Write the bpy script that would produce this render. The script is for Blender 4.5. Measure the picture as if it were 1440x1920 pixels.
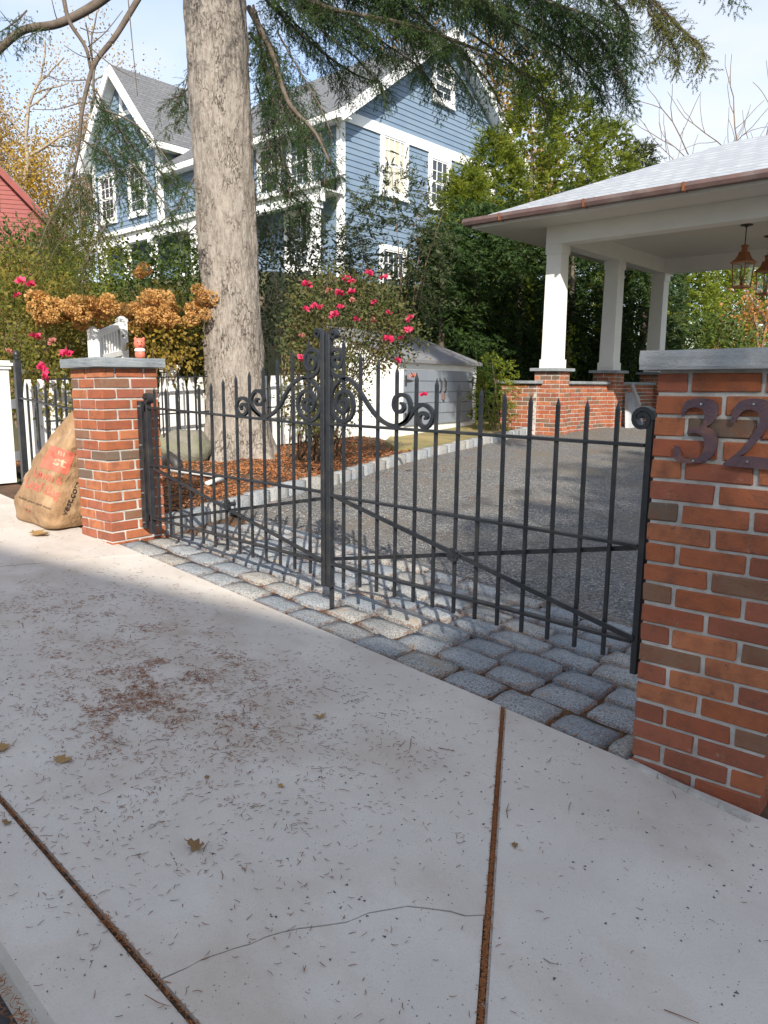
import bpy, bmesh, math, random
import numpy as np
from mathutils import Vector, Matrix, noise as mnoise
from mathutils.bvhtree import BVHTree

for o in list(bpy.data.objects): bpy.data.objects.remove(o)
scene = bpy.context.scene
COL = scene.collection
rad = math.radians
random.seed(7)
RNG = np.random.default_rng(11)

# ------------------------------------------------------------------ camera
F = 1400.0                                   # focal length in photo pixels (1440 wide)
PITCH, ROLL, YAW = 0.17203, -0.00964, -0.76449
CAM = np.array([1.02037, -2.27678, -0.07361])
def cam_axes():
    cy, sy, cp, sp = math.cos(YAW), math.sin(YAW), math.cos(PITCH), math.sin(PITCH)
    fwd = np.array([sy*cp, cy*cp, -sp]); right = np.array([cy, -sy, 0]); down = np.cross(fwd, right)
    cr, sr = math.cos(ROLL), math.sin(ROLL)
    return cr*right + sr*down, -sr*right + cr*down, fwd
CR, CD, CF = cam_axes()
cd_ = bpy.data.cameras.new('camera'); cam = bpy.data.objects.new('camera', cd_); COL.objects.link(cam)
cd_.sensor_fit = 'HORIZONTAL'; cd_.sensor_width = 36; cd_.lens = F/1440*36
cd_.clip_start = 0.05; cd_.clip_end = 2000
cam.matrix_world = Matrix(((CR[0], -CD[0], -CF[0], CAM[0]), (CR[1], -CD[1], -CF[1], CAM[1]), (CR[2], -CD[2], -CF[2], CAM[2]), (0, 0, 0, 1)))
scene.camera = cam
scene.render.resolution_x, scene.render.resolution_y = 768, 1024

# ------------------------------------------------------------------ world, sun, exposure
SUN_EL = 33.0
SUN_TO = np.array([-0.734, 0.679])            # horizontal direction the light travels
w = bpy.data.worlds.new('World'); scene.world = w; w.use_nodes = True
nt = w.node_tree; nt.nodes.clear()
N = nt.nodes.new; L = nt.links.new
out = N('ShaderNodeOutputWorld'); bg = N('ShaderNodeBackground'); bg.inputs[1].default_value = 0.15
sky = N('ShaderNodeTexSky'); sky.sky_type = 'NISHITA'; sky.sun_disc = False
sky.sun_elevation = rad(SUN_EL); sky.sun_rotation = math.atan2(-SUN_TO[0], -SUN_TO[1])
sky.air_density = 1.0; sky.dust_density = 1.0; sky.ozone_density = 1.2
tc = N('ShaderNodeTexCoord'); mp = N('ShaderNodeMapping'); mp.inputs['Scale'].default_value = (1, 1, 2.4)
mp.inputs['Location'].default_value = (0.35, 0.2, 0.1)
nz = N('ShaderNodeTexNoise'); nz.inputs['Scale'].default_value = 2.1; nz.inputs['Detail'].default_value = 7; nz.inputs['Roughness'].default_value = 0.52
rp = N('ShaderNodeValToRGB'); rp.color_ramp.elements[0].position = 0.36; rp.color_ramp.elements[1].position = 0.68
rp.color_ramp.elements[0].color = (0.12, 0.12, 0.12, 1); rp.color_ramp.elements[1].color = (0.96, 0.96, 0.96, 1)
mx = N('ShaderNodeMix'); mx.data_type = 'RGBA'; mx.inputs[7].default_value = (3.65, 3.75, 4.0, 1)
L(tc.outputs['Generated'], mp.inputs[0]); L(mp.outputs[0], nz.inputs['Vector']); L(nz.outputs['Fac'], rp.inputs[0])
L(rp.outputs[0], mx.inputs[0]); L(sky.outputs[0], mx.inputs[6]); L(mx.outputs[2], bg.inputs[0]); L(bg.outputs[0], out.inputs[0])
sl = bpy.data.lights.new('sun', 'SUN'); sl.energy = 4.1; sl.angle = rad(0.53); sl.color = (1.0, 0.93, 0.82)
so = bpy.data.objects.new('sun', sl); COL.objects.link(so)
sdir = Vector((SUN_TO[0]*math.cos(rad(SUN_EL)), SUN_TO[1]*math.cos(rad(SUN_EL)), -math.sin(rad(SUN_EL))))
so.rotation_euler = sdir.to_track_quat('-Z', 'Y').to_euler(); so.location = (8, -10, 12)
vs = scene.view_settings; vs.view_transform = 'Standard'; vs.look = 'None'; vs.exposure = 0.86; vs.gamma = 1; vs.use_curve_mapping = False

# ------------------------------------------------------------------ photo pixel -> position helpers
def ray(u, v): return CR*((u-720)/F) + CD*((v-960)/F) + CF
def onY(u, v, y): d = ray(u, v); return CAM + d*((y-CAM[1])/d[1])
def dep(u, v, d): return CAM + ray(u, v)*d
def onpl(u, v, n, k): n = np.array(n, float); d = ray(u, v); return CAM + d*((k-n@CAM)/(n@d))
GA, GBX = -1.326, -0.0505
def Gs(u, v): return onpl(u, v, (-GBX, -0.03, 1), GA)      # pavement
def Gd(u, v): return onpl(u, v, (-GBX, -0.024, 1), GA)     # driveway
def sstep(t): t = min(1, max(0, t)); return t*t*(3-2*t)
def gz(x, y):
    xs = min(16, max(-30, x))
    z = GA + GBX*xs + (0.03*max(y, -1.82) if y < 0 else 0.024*min(y, 14))
    z += 2.9*sstep((-x-8.5)/5.0)*sstep((y-3.0)/6)*(1-sstep((y-19)/10))
    return z
def seg(u, v, y): return onY(u, v, y)

# ------------------------------------------------------------------ object helpers
def props(o, label=None, cat=None, group=None, kind=None):
    if label: o['label'] = label
    if cat: o['category'] = cat
    if group: o['group'] = group
    if kind: o['kind'] = kind
    return o
def thing(name, label, cat, loc=(0, 0, 0), mat=None, group=None, kind=None):
    o = bpy.data.objects.new(name, None); COL.objects.link(o); o.empty_display_size = 0.1
    if mat is not None: o.matrix_world = mat
    else: o.location = loc
    return props(o, label, cat, group, kind)
def attach(o, parent):
    o.parent = parent
    m = parent.matrix_basis.copy(); p = parent.parent
    if p is not None: m = p.matrix_basis @ (parent.matrix_parent_inverse @ m)
    o.matrix_parent_inverse = m.inverted()
def inst(mesh, name, parent, loc, rz=0.0, scale=None, rot=None):   # a child placed in its parent's own frame
    o = bpy.data.objects.new(name, mesh); COL.objects.link(o); o.parent = parent
    o.location = loc; o.rotation_euler = rot if rot else (0, 0, rz)
    if scale: o.scale = scale
    return o
class MB:
    def __init__(s): s.v = []; s.f = []
    def add(s, vs, fs):
        b = len(s.v); s.v += [tuple(map(float, p)) for p in vs]; s.f += [tuple(b+i for i in f) for f in fs]; return s
    def box(s, c, d, rz=0.0, R=None):
        hx, hy, hz = d[0]/2, d[1]/2, d[2]/2
        P = [Vector((x, y, z)) for x in (-hx, hx) for y in (-hy, hy) for z in (-hz, hz)]
        m = R if R is not None else Matrix.Rotation(rz, 3, 'Z')
        P = [m @ p + Vector(c) for p in P]
        return s.add(P, [(0, 1, 3, 2), (4, 6, 7, 5), (0, 4, 5, 1), (2, 3, 7, 6), (0, 2, 6, 4), (1, 5, 7, 3)])
    def beam(s, a, b, w, h, up=(0, 0, 1)):                # box from a to b; w sideways, h along up
        a = Vector(a); b = Vector(b); d = (b-a); l = d.length; d.normalize()
        sd = d.cross(Vector(up)); sd.normalize(); u = sd.cross(d)
        R = Matrix((d, sd, u)).transposed()
        return s.box((a+b)/2, (l, w, h), R=R)
    def tube(s, pts, r, n=7, cap=True):
        pts = [Vector(p) for p in pts]; m = len(pts)
        if not hasattr(r, '__len__'): r = [r]*m
        t = (pts[1]-pts[0]).normalized(); a = Vector((0, 0, 1)) if abs(t.z) < .9 else Vector((1, 0, 0))
        nrm = t.cross(a).normalized(); V = []
        for i in range(m):
            t = (pts[min(i+1, m-1)]-pts[max(i-1, 0)]).normalized()
            nrm = (nrm - t*nrm.dot(t)).normalized(); bn = t.cross(nrm)
            V += [pts[i] + (nrm*math.cos(6.28318*k/n) + bn*math.sin(6.28318*k/n))*r[i] for k in range(n)]
        Fc = [(i*n+k, i*n+(k+1) % n, (i+1)*n+(k+1) % n, (i+1)*n+k) for i in range(m-1) for k in range(n)]
        if cap: Fc += [tuple(range(n))[::-1], tuple((m-1)*n+k for k in range(n))]
        return s.add(V, Fc)
    def ribbon(s, pts, th, dp, nrm=(0, 1, 0)):            # flat bar bent in the plane across nrm
        pts = [Vector(p) for p in pts]; nrm = Vector(nrm).normalized(); m = len(pts); V = []
        for i in range(m):
            t = (pts[min(i+1, m-1)]-pts[max(i-1, 0)]); t -= nrm*t.dot(nrm); t.normalize(); q = t.cross(nrm)
            a = th[i] if hasattr(th, '__len__') else th
            V += [pts[i]+q*a/2-nrm*dp/2, pts[i]+q*a/2+nrm*dp/2, pts[i]-q*a/2+nrm*dp/2, pts[i]-q*a/2-nrm*dp/2]
        Fc = [(i*4+k, i*4+(k+1) % 4, i*4+4+(k+1) % 4, i*4+4+k) for i in range(m-1) for k in range(4)] + [(3, 2, 1, 0), tuple(4*m-4+k for k in range(4))]
        return s.add(V, Fc)
    def prism(s, poly, ext):
        n = len(poly); e = Vector(ext); P = [Vector(p) for p in poly]
        return s.add(P+[p+e for p in P], [tuple(range(n))[::-1], tuple(range(n, 2*n))] + [(i, (i+1) % n, n+(i+1) % n, n+i) for i in range(n)])
    def lathe(s, prof, c, n=12, sx=1, sy=1, off=0.0):
        V = [(c[0]+r*math.cos(off+6.28318*k/n)*sx, c[1]+r*math.sin(off+6.28318*k/n)*sy, c[2]+z) for r, z in prof for k in range(n)]
        m = len(prof); Fc = [(i*n+k, i*n+(k+1) % n, (i+1)*n+(k+1) % n, (i+1)*n+k) for i in range(m-1) for k in range(n)]
        Fc += [tuple(range(n))[::-1], tuple((m-1)*n+k for k in range(n))]
        return s.add(V, Fc)
    def quad(s, a, b, c, d): return s.add([a, b, c, d], [(0, 1, 2, 3)])
    def mesh(s, name, mat, smooth=False):
        me = bpy.data.meshes.new(name); me.from_pydata(s.v, [], s.f)
        bm = bmesh.new(); bm.from_mesh(me); bmesh.ops.recalc_face_normals(bm, faces=bm.faces); bm.to_mesh(me); bm.free()
        if mat: me.materials.append(mat)
        if smooth: me.shade_smooth()
        return me
    def build(s, name, mat, parent=None, smooth=False):
        o = bpy.data.objects.new(name, s.mesh(name, mat, smooth)); COL.objects.link(o)
        if parent is not None: attach(o, parent)
        return o
def bevel_obj(o, w=0.003, seg_=1):
    bm = bmesh.new(); bm.from_mesh(o.data); bmesh.ops.bevel(bm, geom=list(bm.edges), offset=w, segments=seg_, affect='EDGES', clamp_overlap=True); bm.to_mesh(o.data); bm.free(); return o
def npmesh(name, V, Fi, mat, parent=None, smooth=False):
    V = np.ascontiguousarray(V, np.float32); Fi = np.ascontiguousarray(Fi, np.int32); k = Fi.shape[1]
    me = bpy.data.meshes.new(name); me.vertices.add(len(V)); me.vertices.foreach_set('co', V.ravel())
    me.loops.add(Fi.size); me.loops.foreach_set('vertex_index', Fi.ravel())
    me.polygons.add(len(Fi)); me.polygons.foreach_set('loop_start', np.arange(0, Fi.size, k, dtype=np.int32)); 
    me.update(calc_edges=True); me.validate(); me.materials.append(mat)
    if smooth: me.shade_smooth()
    o = bpy.data.objects.new(name, me); COL.objects.link(o)
    if parent is not None: attach(o, parent)
    return o
def unit(a): return a/np.maximum(1e-9, np.linalg.norm(a, axis=-1, keepdims=True))
def leaves(P, D, ln, wd, flat=0.0):          # diamond leaves: positions, long-axis directions
    n = len(P); D = unit(D); r = RNG.normal(size=(n, 3)); r[:, 2] *= (1-flat)
    S = unit(np.cross(D, r)); 
    if not hasattr(ln, '__len__'): ln = ln*RNG.uniform(.7, 1.3, n)
    ln = np.asarray(ln)[:, None]; wd = wd/1.0
    up = np.cross(S, D)
    V = np.stack([P, P+D*ln*.45+S*ln*wd+up*ln*.06, P+D*ln, P+D*ln*.45-S*ln*wd+up*ln*.06], 1).reshape(-1, 3)
    return V, np.arange(4*n).reshape(n, 4)
def needles(P, D, ln, wd):
    n = len(P); D = unit(D); S = unit(np.cross(D, RNG.normal(size=(n, 3))))*wd
    V = np.stack([P-S, P+S, P+D*ln], 1).reshape(-1, 3)
    return V, np.arange(3*n).reshape(n, 3)
def catmull(pts, k=6):
    P = [np.array(p, float) for p in pts]; P = [2*P[0]-P[1]]+P+[2*P[-1]-P[-2]]; o_ = []
    for i in range(1, len(P)-2):
        for j in range(k):
            t = j/k; a, b, c, d = P[i-1:i+3]
            o_.append(.5*((2*b)+(c-a)*t+(2*a-5*b+4*c-d)*t*t+(-a+3*b-3*c+d)*t**3))
    o_.append(P[-2]); return o_

# ------------------------------------------------------------------ materials
def mat_base(name):
    m = bpy.data.materials.new(name); m.use_nodes = True; t = m.node_tree; b = t.nodes['Principled BSDF']; return m, t, b
def rgba(c): return (c[0], c[1], c[2], 1)
def mixc(t, fac, a, b):
    x = t.nodes.new('ShaderNodeMix'); x.data_type = 'RGBA'
    for i, q in ((0, fac), (6, a), (7, b)):
        if hasattr(q, 'is_output'): t.links.new(q, x.inputs[i])
        elif i == 0: x.inputs[0].default_value = q
        else: x.inputs[i].default_value = rgba(q)
    return x.outputs[2]
def noise(t, vec, sc, det=4, ro=.6, lo=None, hi=None):
    x = t.nodes.new('ShaderNodeTexNoise'); x.inputs['Scale'].default_value = sc; x.inputs['Detail'].default_value = det; x.inputs['Roughness'].default_value = ro
    t.links.new(vec, x.inputs['Vector']); o = x.outputs['Fac']
    if lo is not None: o = ramp(t, o, lo, hi)
    return o
def ramp(t, o, lo, hi):
    r = t.nodes.new('ShaderNodeMapRange'); r.inputs[1].default_value = lo; r.inputs[2].default_value = hi; r.clamp = True; t.links.new(o, r.inputs[0]); return r.outputs[0]
def pos(t, scale=None):
    g = t.nodes.new('ShaderNodeNewGeometry'); o = g.outputs['Position']
    if scale:
        m = t.nodes.new('ShaderNodeMapping'); m.inputs['Scale'].default_value = scale; t.links.new(o, m.inputs[0]); o = m.outputs[0]
    return o
def bump(t, b, h, st, dist=.01):
    n = t.nodes.new('ShaderNodeBump'); n.inputs['Strength'].default_value = st; n.inputs['Distance'].default_value = dist
    t.links.new(h, n.inputs['Height']); t.links.new(n.outputs[0], b.inputs['Normal'])
def pm(name, c1, c2=None, sc=5, rough=.7, bst=0, bsc=60, c3=None, sc3=1.2, metal=0, spec=.4, stretch=None, lo=.35, hi=.65, bd=.005):
    m, t, b = mat_base(name); p = pos(t, stretch); c2 = c2 or tuple(x*.8 for x in c1)
    col = mixc(t, noise(t, p, sc, 5, .6, lo, hi), c1, c2)
    if c3: col = mixc(t, noise(t, p, sc3, 4, .6, .5, .7), col, c3)
    t.links.new(col, b.inputs['Base Color']); b.inputs['Roughness'].default_value = rough; b.inputs['Metallic'].default_value = metal
    b.inputs['Specular IOR Level'].default_value = spec
    if bst: bump(t, b, noise(t, p, bsc, 4, .65), bst, bd)
    return m
def leafmat(name, cols, trans=.35, rough=.6, nsc=2.0):
    m, t, b = mat_base(name); g = t.nodes.new('ShaderNodeNewGeometry')
    cr = t.nodes.new('ShaderNodeValToRGB'); e = cr.color_ramp.elements
    e[0].color = rgba(cols[0]); e[1].color = rgba(cols[-1])
    for i, c in enumerate(cols[1:-1]): x = e.new((i+1)/(len(cols)-1)); x.color = rgba(c)
    nzv = noise(t, g.outputs['Position'], nsc, 3, .6, .3, .7)
    ad = t.nodes.new('ShaderNodeMath'); ad.operation = 'MULTIPLY_ADD'; ad.inputs[1].default_value = .55
    m2 = t.nodes.new('ShaderNodeMath'); m2.operation = 'MULTIPLY'; m2.inputs[1].default_value = .45
    t.links.new(nzv, m2.inputs[0]); t.links.new(g.outputs['Random Per Island'], ad.inputs[0]); t.links.new(m2.outputs[0], ad.inputs[2]); t.links.new(ad.outputs[0], cr.inputs[0])
    t.links.new(cr.outputs[0], b.inputs['Base Color']); b.inputs['Roughness'].default_value = rough; b.inputs['Specular IOR Level'].default_value = .25
    tr = t.nodes.new('ShaderNodeBsdfTranslucent'); t.links.new(cr.outputs[0], tr.inputs[0])
    mxs = t.nodes.new('ShaderNodeMixShader'); mxs.inputs[0].default_value = trans
    t.links.new(b.outputs[0], mxs.inputs[1]); t.links.new(tr.outputs[0], mxs.inputs[2]); t.links.new(mxs.outputs[0], t.nodes['Material Output'].inputs[0])
    return m
def brickmat(name, sat=1.0):
    m, t, b = mat_base(name); oi = t.nodes.new('ShaderNodeObjectInfo'); cr = t.nodes.new('ShaderNodeValToRGB'); cr.color_ramp.interpolation = 'CONSTANT'
    cs = [(.375, .122, .058), (.315, .096, .050), (.42, .155, .074), (.285, .096, .057), (.355, .112, .050), (.22, .122, .077), (.38, .134, .062), (.15, .112, .082), (.335, .112, .066)]
    e = cr.color_ramp.elements; e[0].color = rgba(cs[0]); e[1].position = 1/len(cs); e[1].color = rgba(cs[1])
    for i, c in enumerate(cs[2:]): x = e.new((i+2)/len(cs)); x.color = rgba(c)
    t.links.new(oi.outputs['Random'], cr.inputs[0]); p = pos(t)
    c = mixc(t, noise(t, p, 14, 5, .65, .45, .75), cr.outputs[0], (.20, .08, .048))
    c = mixc(t, noise(t, p, 26, 6, .8, .57, .66), c, (.16, .085, .06))
    c = mixc(t, noise(t, p, 42, 4, .7, .60, .75), c, (.36, .15, .075))
    c = mixc(t, noise(t, p, 11, 6, .8, .62, .80), c, (.46, .37, .31))
    t.links.new(c, b.inputs['Base Color']); b.inputs['Roughness'].default_value = .85; b.inputs['Specular IOR Level'].default_value = .2
    bump(t, b, noise(t, p, 110, 6, .75), .8, .005); return m
M = {}
M['brick'] = brickmat('brick')
M['mortar'] = pm('mortar', (.50, .485, .45), (.36, .34, .31), 22, .95, .9, 170, c3=(.60, .58, .54), sc3=5, bd=.004)
M['pale_stone'] = pm('pale_stone', (.34, .35, .35), (.40, .41, .405), 30, .85, .7, 120, c3=(.27, .28, .285), sc3=4)
M['bluestone'] = pm('bluestone', (.20, .225, .245), (.27, .29, .30), 9, .8, .7, 70, c3=(.16, .175, .19), sc3=3)
M['iron'] = pm('iron', (.012, .014, .018), (.020, .022, .026), 30, .42, .35, 160, spec=.5, bd=.002, c3=(.035, .033, .032), sc3=14)
M['bolt'] = pm('bolt', (.42, .43, .44), (.3, .3, .3), 40, .35, 0, metal=.9)
M['white_paint'] = pm('white_paint', (.80, .80, .77), (.74, .74, .71), 5, .5, .12, 30)
M['white_trim'] = pm('white_trim', (.82, .83, .83), (.76, .77, .78), 3, .5, .1, 20)
M['siding'] = pm('siding', (.150, .215, .300), (.175, .24, .32), 2, .6, .15, 40)
M['red_siding'] = pm('red_siding', (.225, .040, .032), (.19, .034, .028), 2, .6, .1, 30)
M['soffit'] = pm('soffit', (.66, .63, .58), (.62, .60, .55), 1.2, .6, .05, 20)
M['column_paint'] = pm('column_paint', (.78, .76, .72), (.73, .72, .68), 3, .5, .1, 25)
M['copper'] = pm('copper', (.235, .15, .14), (.18, .125, .125), 5, .5, .3, 25, c3=(.30, .255, .24), sc3=2.2, metal=.35)
M['copper_bright'] = pm('copper_bright', (.42, .17, .08), (.30, .13, .07), 12, .4, .1, 30, metal=.7)
M['dark_metal'] = pm('dark_metal', (.05, .04, .035), (.03, .03, .03), 20, .5, 0)
M['number_metal'] = pm('number_metal', (.135, .080, .088), (.095, .065, .082), 22, .55, .5, 120, c3=(.24, .12, .085), sc3=9, metal=.55)
M['granite'] = None
M['kraft'] = pm('kraft', (.32, .20, .105), (.26, .155, .08), 9, .85, .9, 16, c3=(.42, .28, .165), sc3=4, stretch=(1.5, 1.5, 1), bd=.02)
M['print_red'] = pm('print_red', (.56, .13, .085), (.50, .15, .095), 30, .7)
M['print_red_light'] = pm('print_red_light', (.70, .36, .25), (.64, .33, .22), 30, .7)
M['print_dark'] = pm('print_dark', (.035, .028, .022), (.05, .04, .03), 30, .7)
M['wood'] = pm('wood', (.22, .16, .11), (.13, .09, .06), 6, .8, .4, 40, stretch=(4, 4, .6))
M['twig'] = pm('twig', (.20, .135, .085), (.11, .075, .05), 12, .85, .3, 60)
M['dead_wood'] = pm('dead_wood', (.085, .062, .045), (.13, .105, .085), 9, .9, .5, 40)
M['pale_bark'] = pm('pale_bark', (.33, .29, .23), (.22, .19, .15), 3, .9, .4, 20)
M['asphalt'] = pm('asphalt', (.055, .055, .055), (.035, .036, .04), 60, .9, .8, 220, c3=(.08, .08, .078), sc3=2)
M['shed_grey'] = pm('shed_grey', (.20, .225, .265), (.23, .255, .29), 3, .55, .1, 40)
M['shed_roof'] = pm('shed_roof', (.16, .16, .175), (.20, .20, .21), 20, .8, .4, 50)
M['stone'] = pm('stone', (.21, .195, .16), (.12, .115, .09), 6, .9, .9, 26, c3=(.20, .21, .13), sc3=3, bd=.02)
M['mossy_slab'] = pm('mossy_slab', (.30, .23, .10), (.19, .16, .07), 3, .9, .5, 30, c3=(.15, .16, .06), sc3=1.4)
M['soil'] = pm('soil', (.10, .055, .03), (.055, .035, .02), 20, .95, .8, 60, c3=(.14, .07, .035), sc3=6)
M['grass_ground'] = pm('grass_ground', (.060, .075, .022), (.09, .075, .035), 1.4, .95, .8, 20, c3=(.12, .085, .045), sc3=.7, bd=.05)
M['plastic_grey'] = pm('plastic_grey', (.36, .37, .38), (.30, .31, .33), 4, .5, 0)
M['pvc'] = pm('pvc', (.62, .63, .62), (.52, .53, .52), 12, .5, 0)
M['terracotta'] = pm('terracotta', (.60, .155, .095), (.52, .14, .09), 25, .5, .1, 60)
M['blind'] = pm('blind', (.56, .53, .42), (.48, .46, .36), 4, .7)
def glassmat():
    m, t, b = mat_base('window_glass'); b.inputs['Base Color'].default_value = (.035, .045, .055, 1); b.inputs['Roughness'].default_value = .06; b.inputs['Specular IOR Level'].default_value = .8; return m
M['glass'] = glassmat()
def lampglass():
    m, t, b = mat_base('lantern_glass'); b.inputs['Base Color'].default_value = (.9, .95, .92, 1); b.inputs['Roughness'].default_value = .03
    tr = t.nodes.new('ShaderNodeBsdfTransparent'); tr.inputs[0].default_value = (.93, .96, .94, 1); gl = t.nodes.new('ShaderNodeBsdfGlossy'); gl.inputs['Roughness'].default_value = .03
    x = t.nodes.new('ShaderNodeMixShader'); x.inputs[0].default_value = .10; t.links.new(tr.outputs[0], x.inputs[1]); t.links.new(gl.outputs[0], x.inputs[2]); t.links.new(x.outputs[0], t.nodes['Material Output'].inputs[0]); return m
M['lantern_glass'] = lampglass()
def concretemat():
    m, t, b = mat_base('concrete'); p = pos(t)
    c = mixc(t, noise(t, p, 2.2, 6, .6, .35, .68), (.495, .45, .40), (.575, .53, .475))
    c = mixc(t, noise(t, p, 240, 3, .7, .52, .72), c, (.44, .40, .36))
    st = noise(t, pos(t, (1.0, 1.6, 1)), 1.5, 5, .6, .50, .74)
    s2 = t.nodes.new('ShaderNodeMath'); s2.operation = 'MULTIPLY'; s2.inputs[1].default_value = .55; t.links.new(st, s2.inputs[0])
    c = mixc(t, s2.outputs[0], c, (.33, .25, .175))
    for cx_, cy_, r_, a_ in ((-2.05, -.62, .75, .75), (-1.25, -.75, .55, .55), (-3.1, -.75, .6, .45), (-1.0, -1.2, .5, .35), (.35, -.1, .35, .3)):
        vm = t.nodes.new('ShaderNodeVectorMath'); vm.operation = 'DISTANCE'; t.links.new(pos(t, (1, 1, 0)), vm.inputs[0]); vm.inputs[1].default_value = (cx_, cy_, 0)
        mm = t.nodes.new('ShaderNodeMath'); mm.operation = 'MULTIPLY'; t.links.new(ramp(t, vm.outputs['Value'], r_, 0), mm.inputs[0]); t.links.new(noise(t, p, 3.5, 5, .65, .38, .68), mm.inputs[1])
        m3 = t.nodes.new('ShaderNodeMath'); m3.operation = 'MULTIPLY'; m3.inputs[1].default_value = a_; t.links.new(mm.outputs[0], m3.inputs[0]); c = mixc(t, m3.outputs[0], c, (.27, .18, .115))
    v = t.nodes.new('ShaderNodeTexVoronoi'); v.inputs['Scale'].default_value = 75; t.links.new(p, v.inputs['Vector'])
    pit = ramp(t, v.outputs['Distance'], .17, .09); msk = noise(t, p, 9, 4, .7, .50, .58)
    k = t.nodes.new('ShaderNodeMath'); k.operation = 'MULTIPLY'; t.links.new(pit, k.inputs[0]); t.links.new(msk, k.inputs[1])
    c = mixc(t, k.outputs[0], c, (.13, .13, .135))
    t.links.new(c, b.inputs['Base Color']); b.inputs['Roughness'].default_value = .88; b.inputs['Specular IOR Level'].default_value = .25
    sm = t.nodes.new('ShaderNodeMath'); sm.operation = 'SUBTRACT'; t.links.new(noise(t, p, 160, 5, .7), sm.inputs[0]); t.links.new(k.outputs[0], sm.inputs[1])
    bump(t, b, sm.outputs[0], .45, .004); return m
M['concrete'] = concretemat()
def granitemat():
    m, t, b = mat_base('granite'); p = pos(t); oi = t.nodes.new('ShaderNodeObjectInfo'); cr = t.nodes.new('ShaderNodeValToRGB')
    e = cr.color_ramp.elements; e[0].color = (.20, .225, .25, 1); e[1].color = (.34, .31, .265, 1); x = e.new(.55); x.color = (.30, .31, .315, 1)
    t.links.new(oi.outputs['Random'], cr.inputs[0])
    c = mixc(t, noise(t, p, 120, 3, .8, .48, .60), cr.outputs[0], (.10, .115, .13))
    c = mixc(t, noise(t, p, 170, 2, .8, .60, .70), c, (.62, .62, .60))
    c = mixc(t, noise(t, p, 9, 5, .6, .58, .80), c, (.30, .215, .13))
    t.links.new(c, b.inputs['Base Color']); b.inputs['Roughness'].default_value = .8; b.inputs['Specular IOR Level'].default_value = .3
    bump(t, b, noise(t, p, 55, 5, .7), .8, .008); return m
M['granite'] = granitemat()
def gravelmat():
    m, t, b = mat_base('gravel'); p = pos(t)
    v = t.nodes.new('ShaderNodeTexVoronoi'); v.inputs['Scale'].default_value = 88; t.links.new(p, v.inputs['Vector'])
    sep = t.nodes.new('ShaderNodeSeparateColor'); t.links.new(v.outputs['Color'], sep.inputs[0])
    cr = t.nodes.new('ShaderNodeValToRGB'); e = cr.color_ramp.elements; e[0].color = (.07, .073, .078, 1); e[1].color = (.34, .325, .30, 1); x = e.new(.7); x.color = (.145, .142, .138, 1)
    t.links.new(sep.outputs[0], cr.inputs[0])
    c = mixc(t, noise(t, p, 1.6, 5, .6, .45, .75), cr.outputs[0], (.155, .13, .10))
    t.links.new(c, b.inputs['Base Color']); b.inputs['Roughness'].default_value = .92
    iv = t.nodes.new('ShaderNodeMath'); iv.operation = 'SUBTRACT'; iv.inputs[0].default_value = 1; t.links.new(v.outputs['Distance'], iv.inputs[1])
    bump(t, b, iv.outputs[0], .7, .012); return m
M['gravel'] = gravelmat()
def barkmat():
    m, t, b = mat_base('spruce_bark'); p = pos(t, (1, 1, .55)); p2 = pos(t, (1, 1, .28))
    c = mixc(t, noise(t, p, 5, 6, .65, .36, .64), (.345, .30, .26), (.235, .20, .175))
    fl = noise(t, p2, 42, 6, .75, .40, .62); c = mixc(t, fl, c, (.41, .37, .325))
    v = t.nodes.new('ShaderNodeTexVoronoi'); v.inputs['Scale'].default_value = 30; v.feature = 'DISTANCE_TO_EDGE'
    wv = t.nodes.new('ShaderNodeVectorMath'); wv.operation = 'MULTIPLY_ADD'; nn = t.nodes.new('ShaderNodeTexNoise'); nn.inputs['Scale'].default_value = 22; nn.inputs['Detail'].default_value = 5
    t.links.new(p2, nn.inputs['Vector']); t.links.new(nn.outputs['Color'], wv.inputs[0]); wv.inputs[1].default_value = (.09, .09, .09); t.links.new(p2, wv.inputs[2]); t.links.new(wv.outputs[0], v.inputs['Vector'])
    ed = ramp(t, v.outputs['Distance'], .0, .06); k = t.nodes.new('ShaderNodeMath'); k.operation = 'MAXIMUM'; t.links.new(ed, k.inputs[0]); t.links.new(noise(t, p, 6, 3, .6, .40, .55), k.inputs[1])
    c2 = mixc(t, k.outputs[0], (.15, .115, .09), c)
    c2 = mixc(t, noise(t, p, 48, 3, .8, .60, .68), c2, (.12, .09, .065))
    t.links.new(c2, b.inputs['Base Color']); b.inputs['Roughness'].default_value = .95; b.inputs['Specular IOR Level'].default_value = .12
    sm = t.nodes.new('ShaderNodeMath'); sm.operation = 'ADD'; t.links.new(k.outputs[0], sm.inputs[0]); t.links.new(noise(t, p2, 60, 6, .75), sm.inputs[1])
    bump(t, b, sm.outputs[0], .9, .028); return m
M['bark'] = barkmat()
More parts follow.
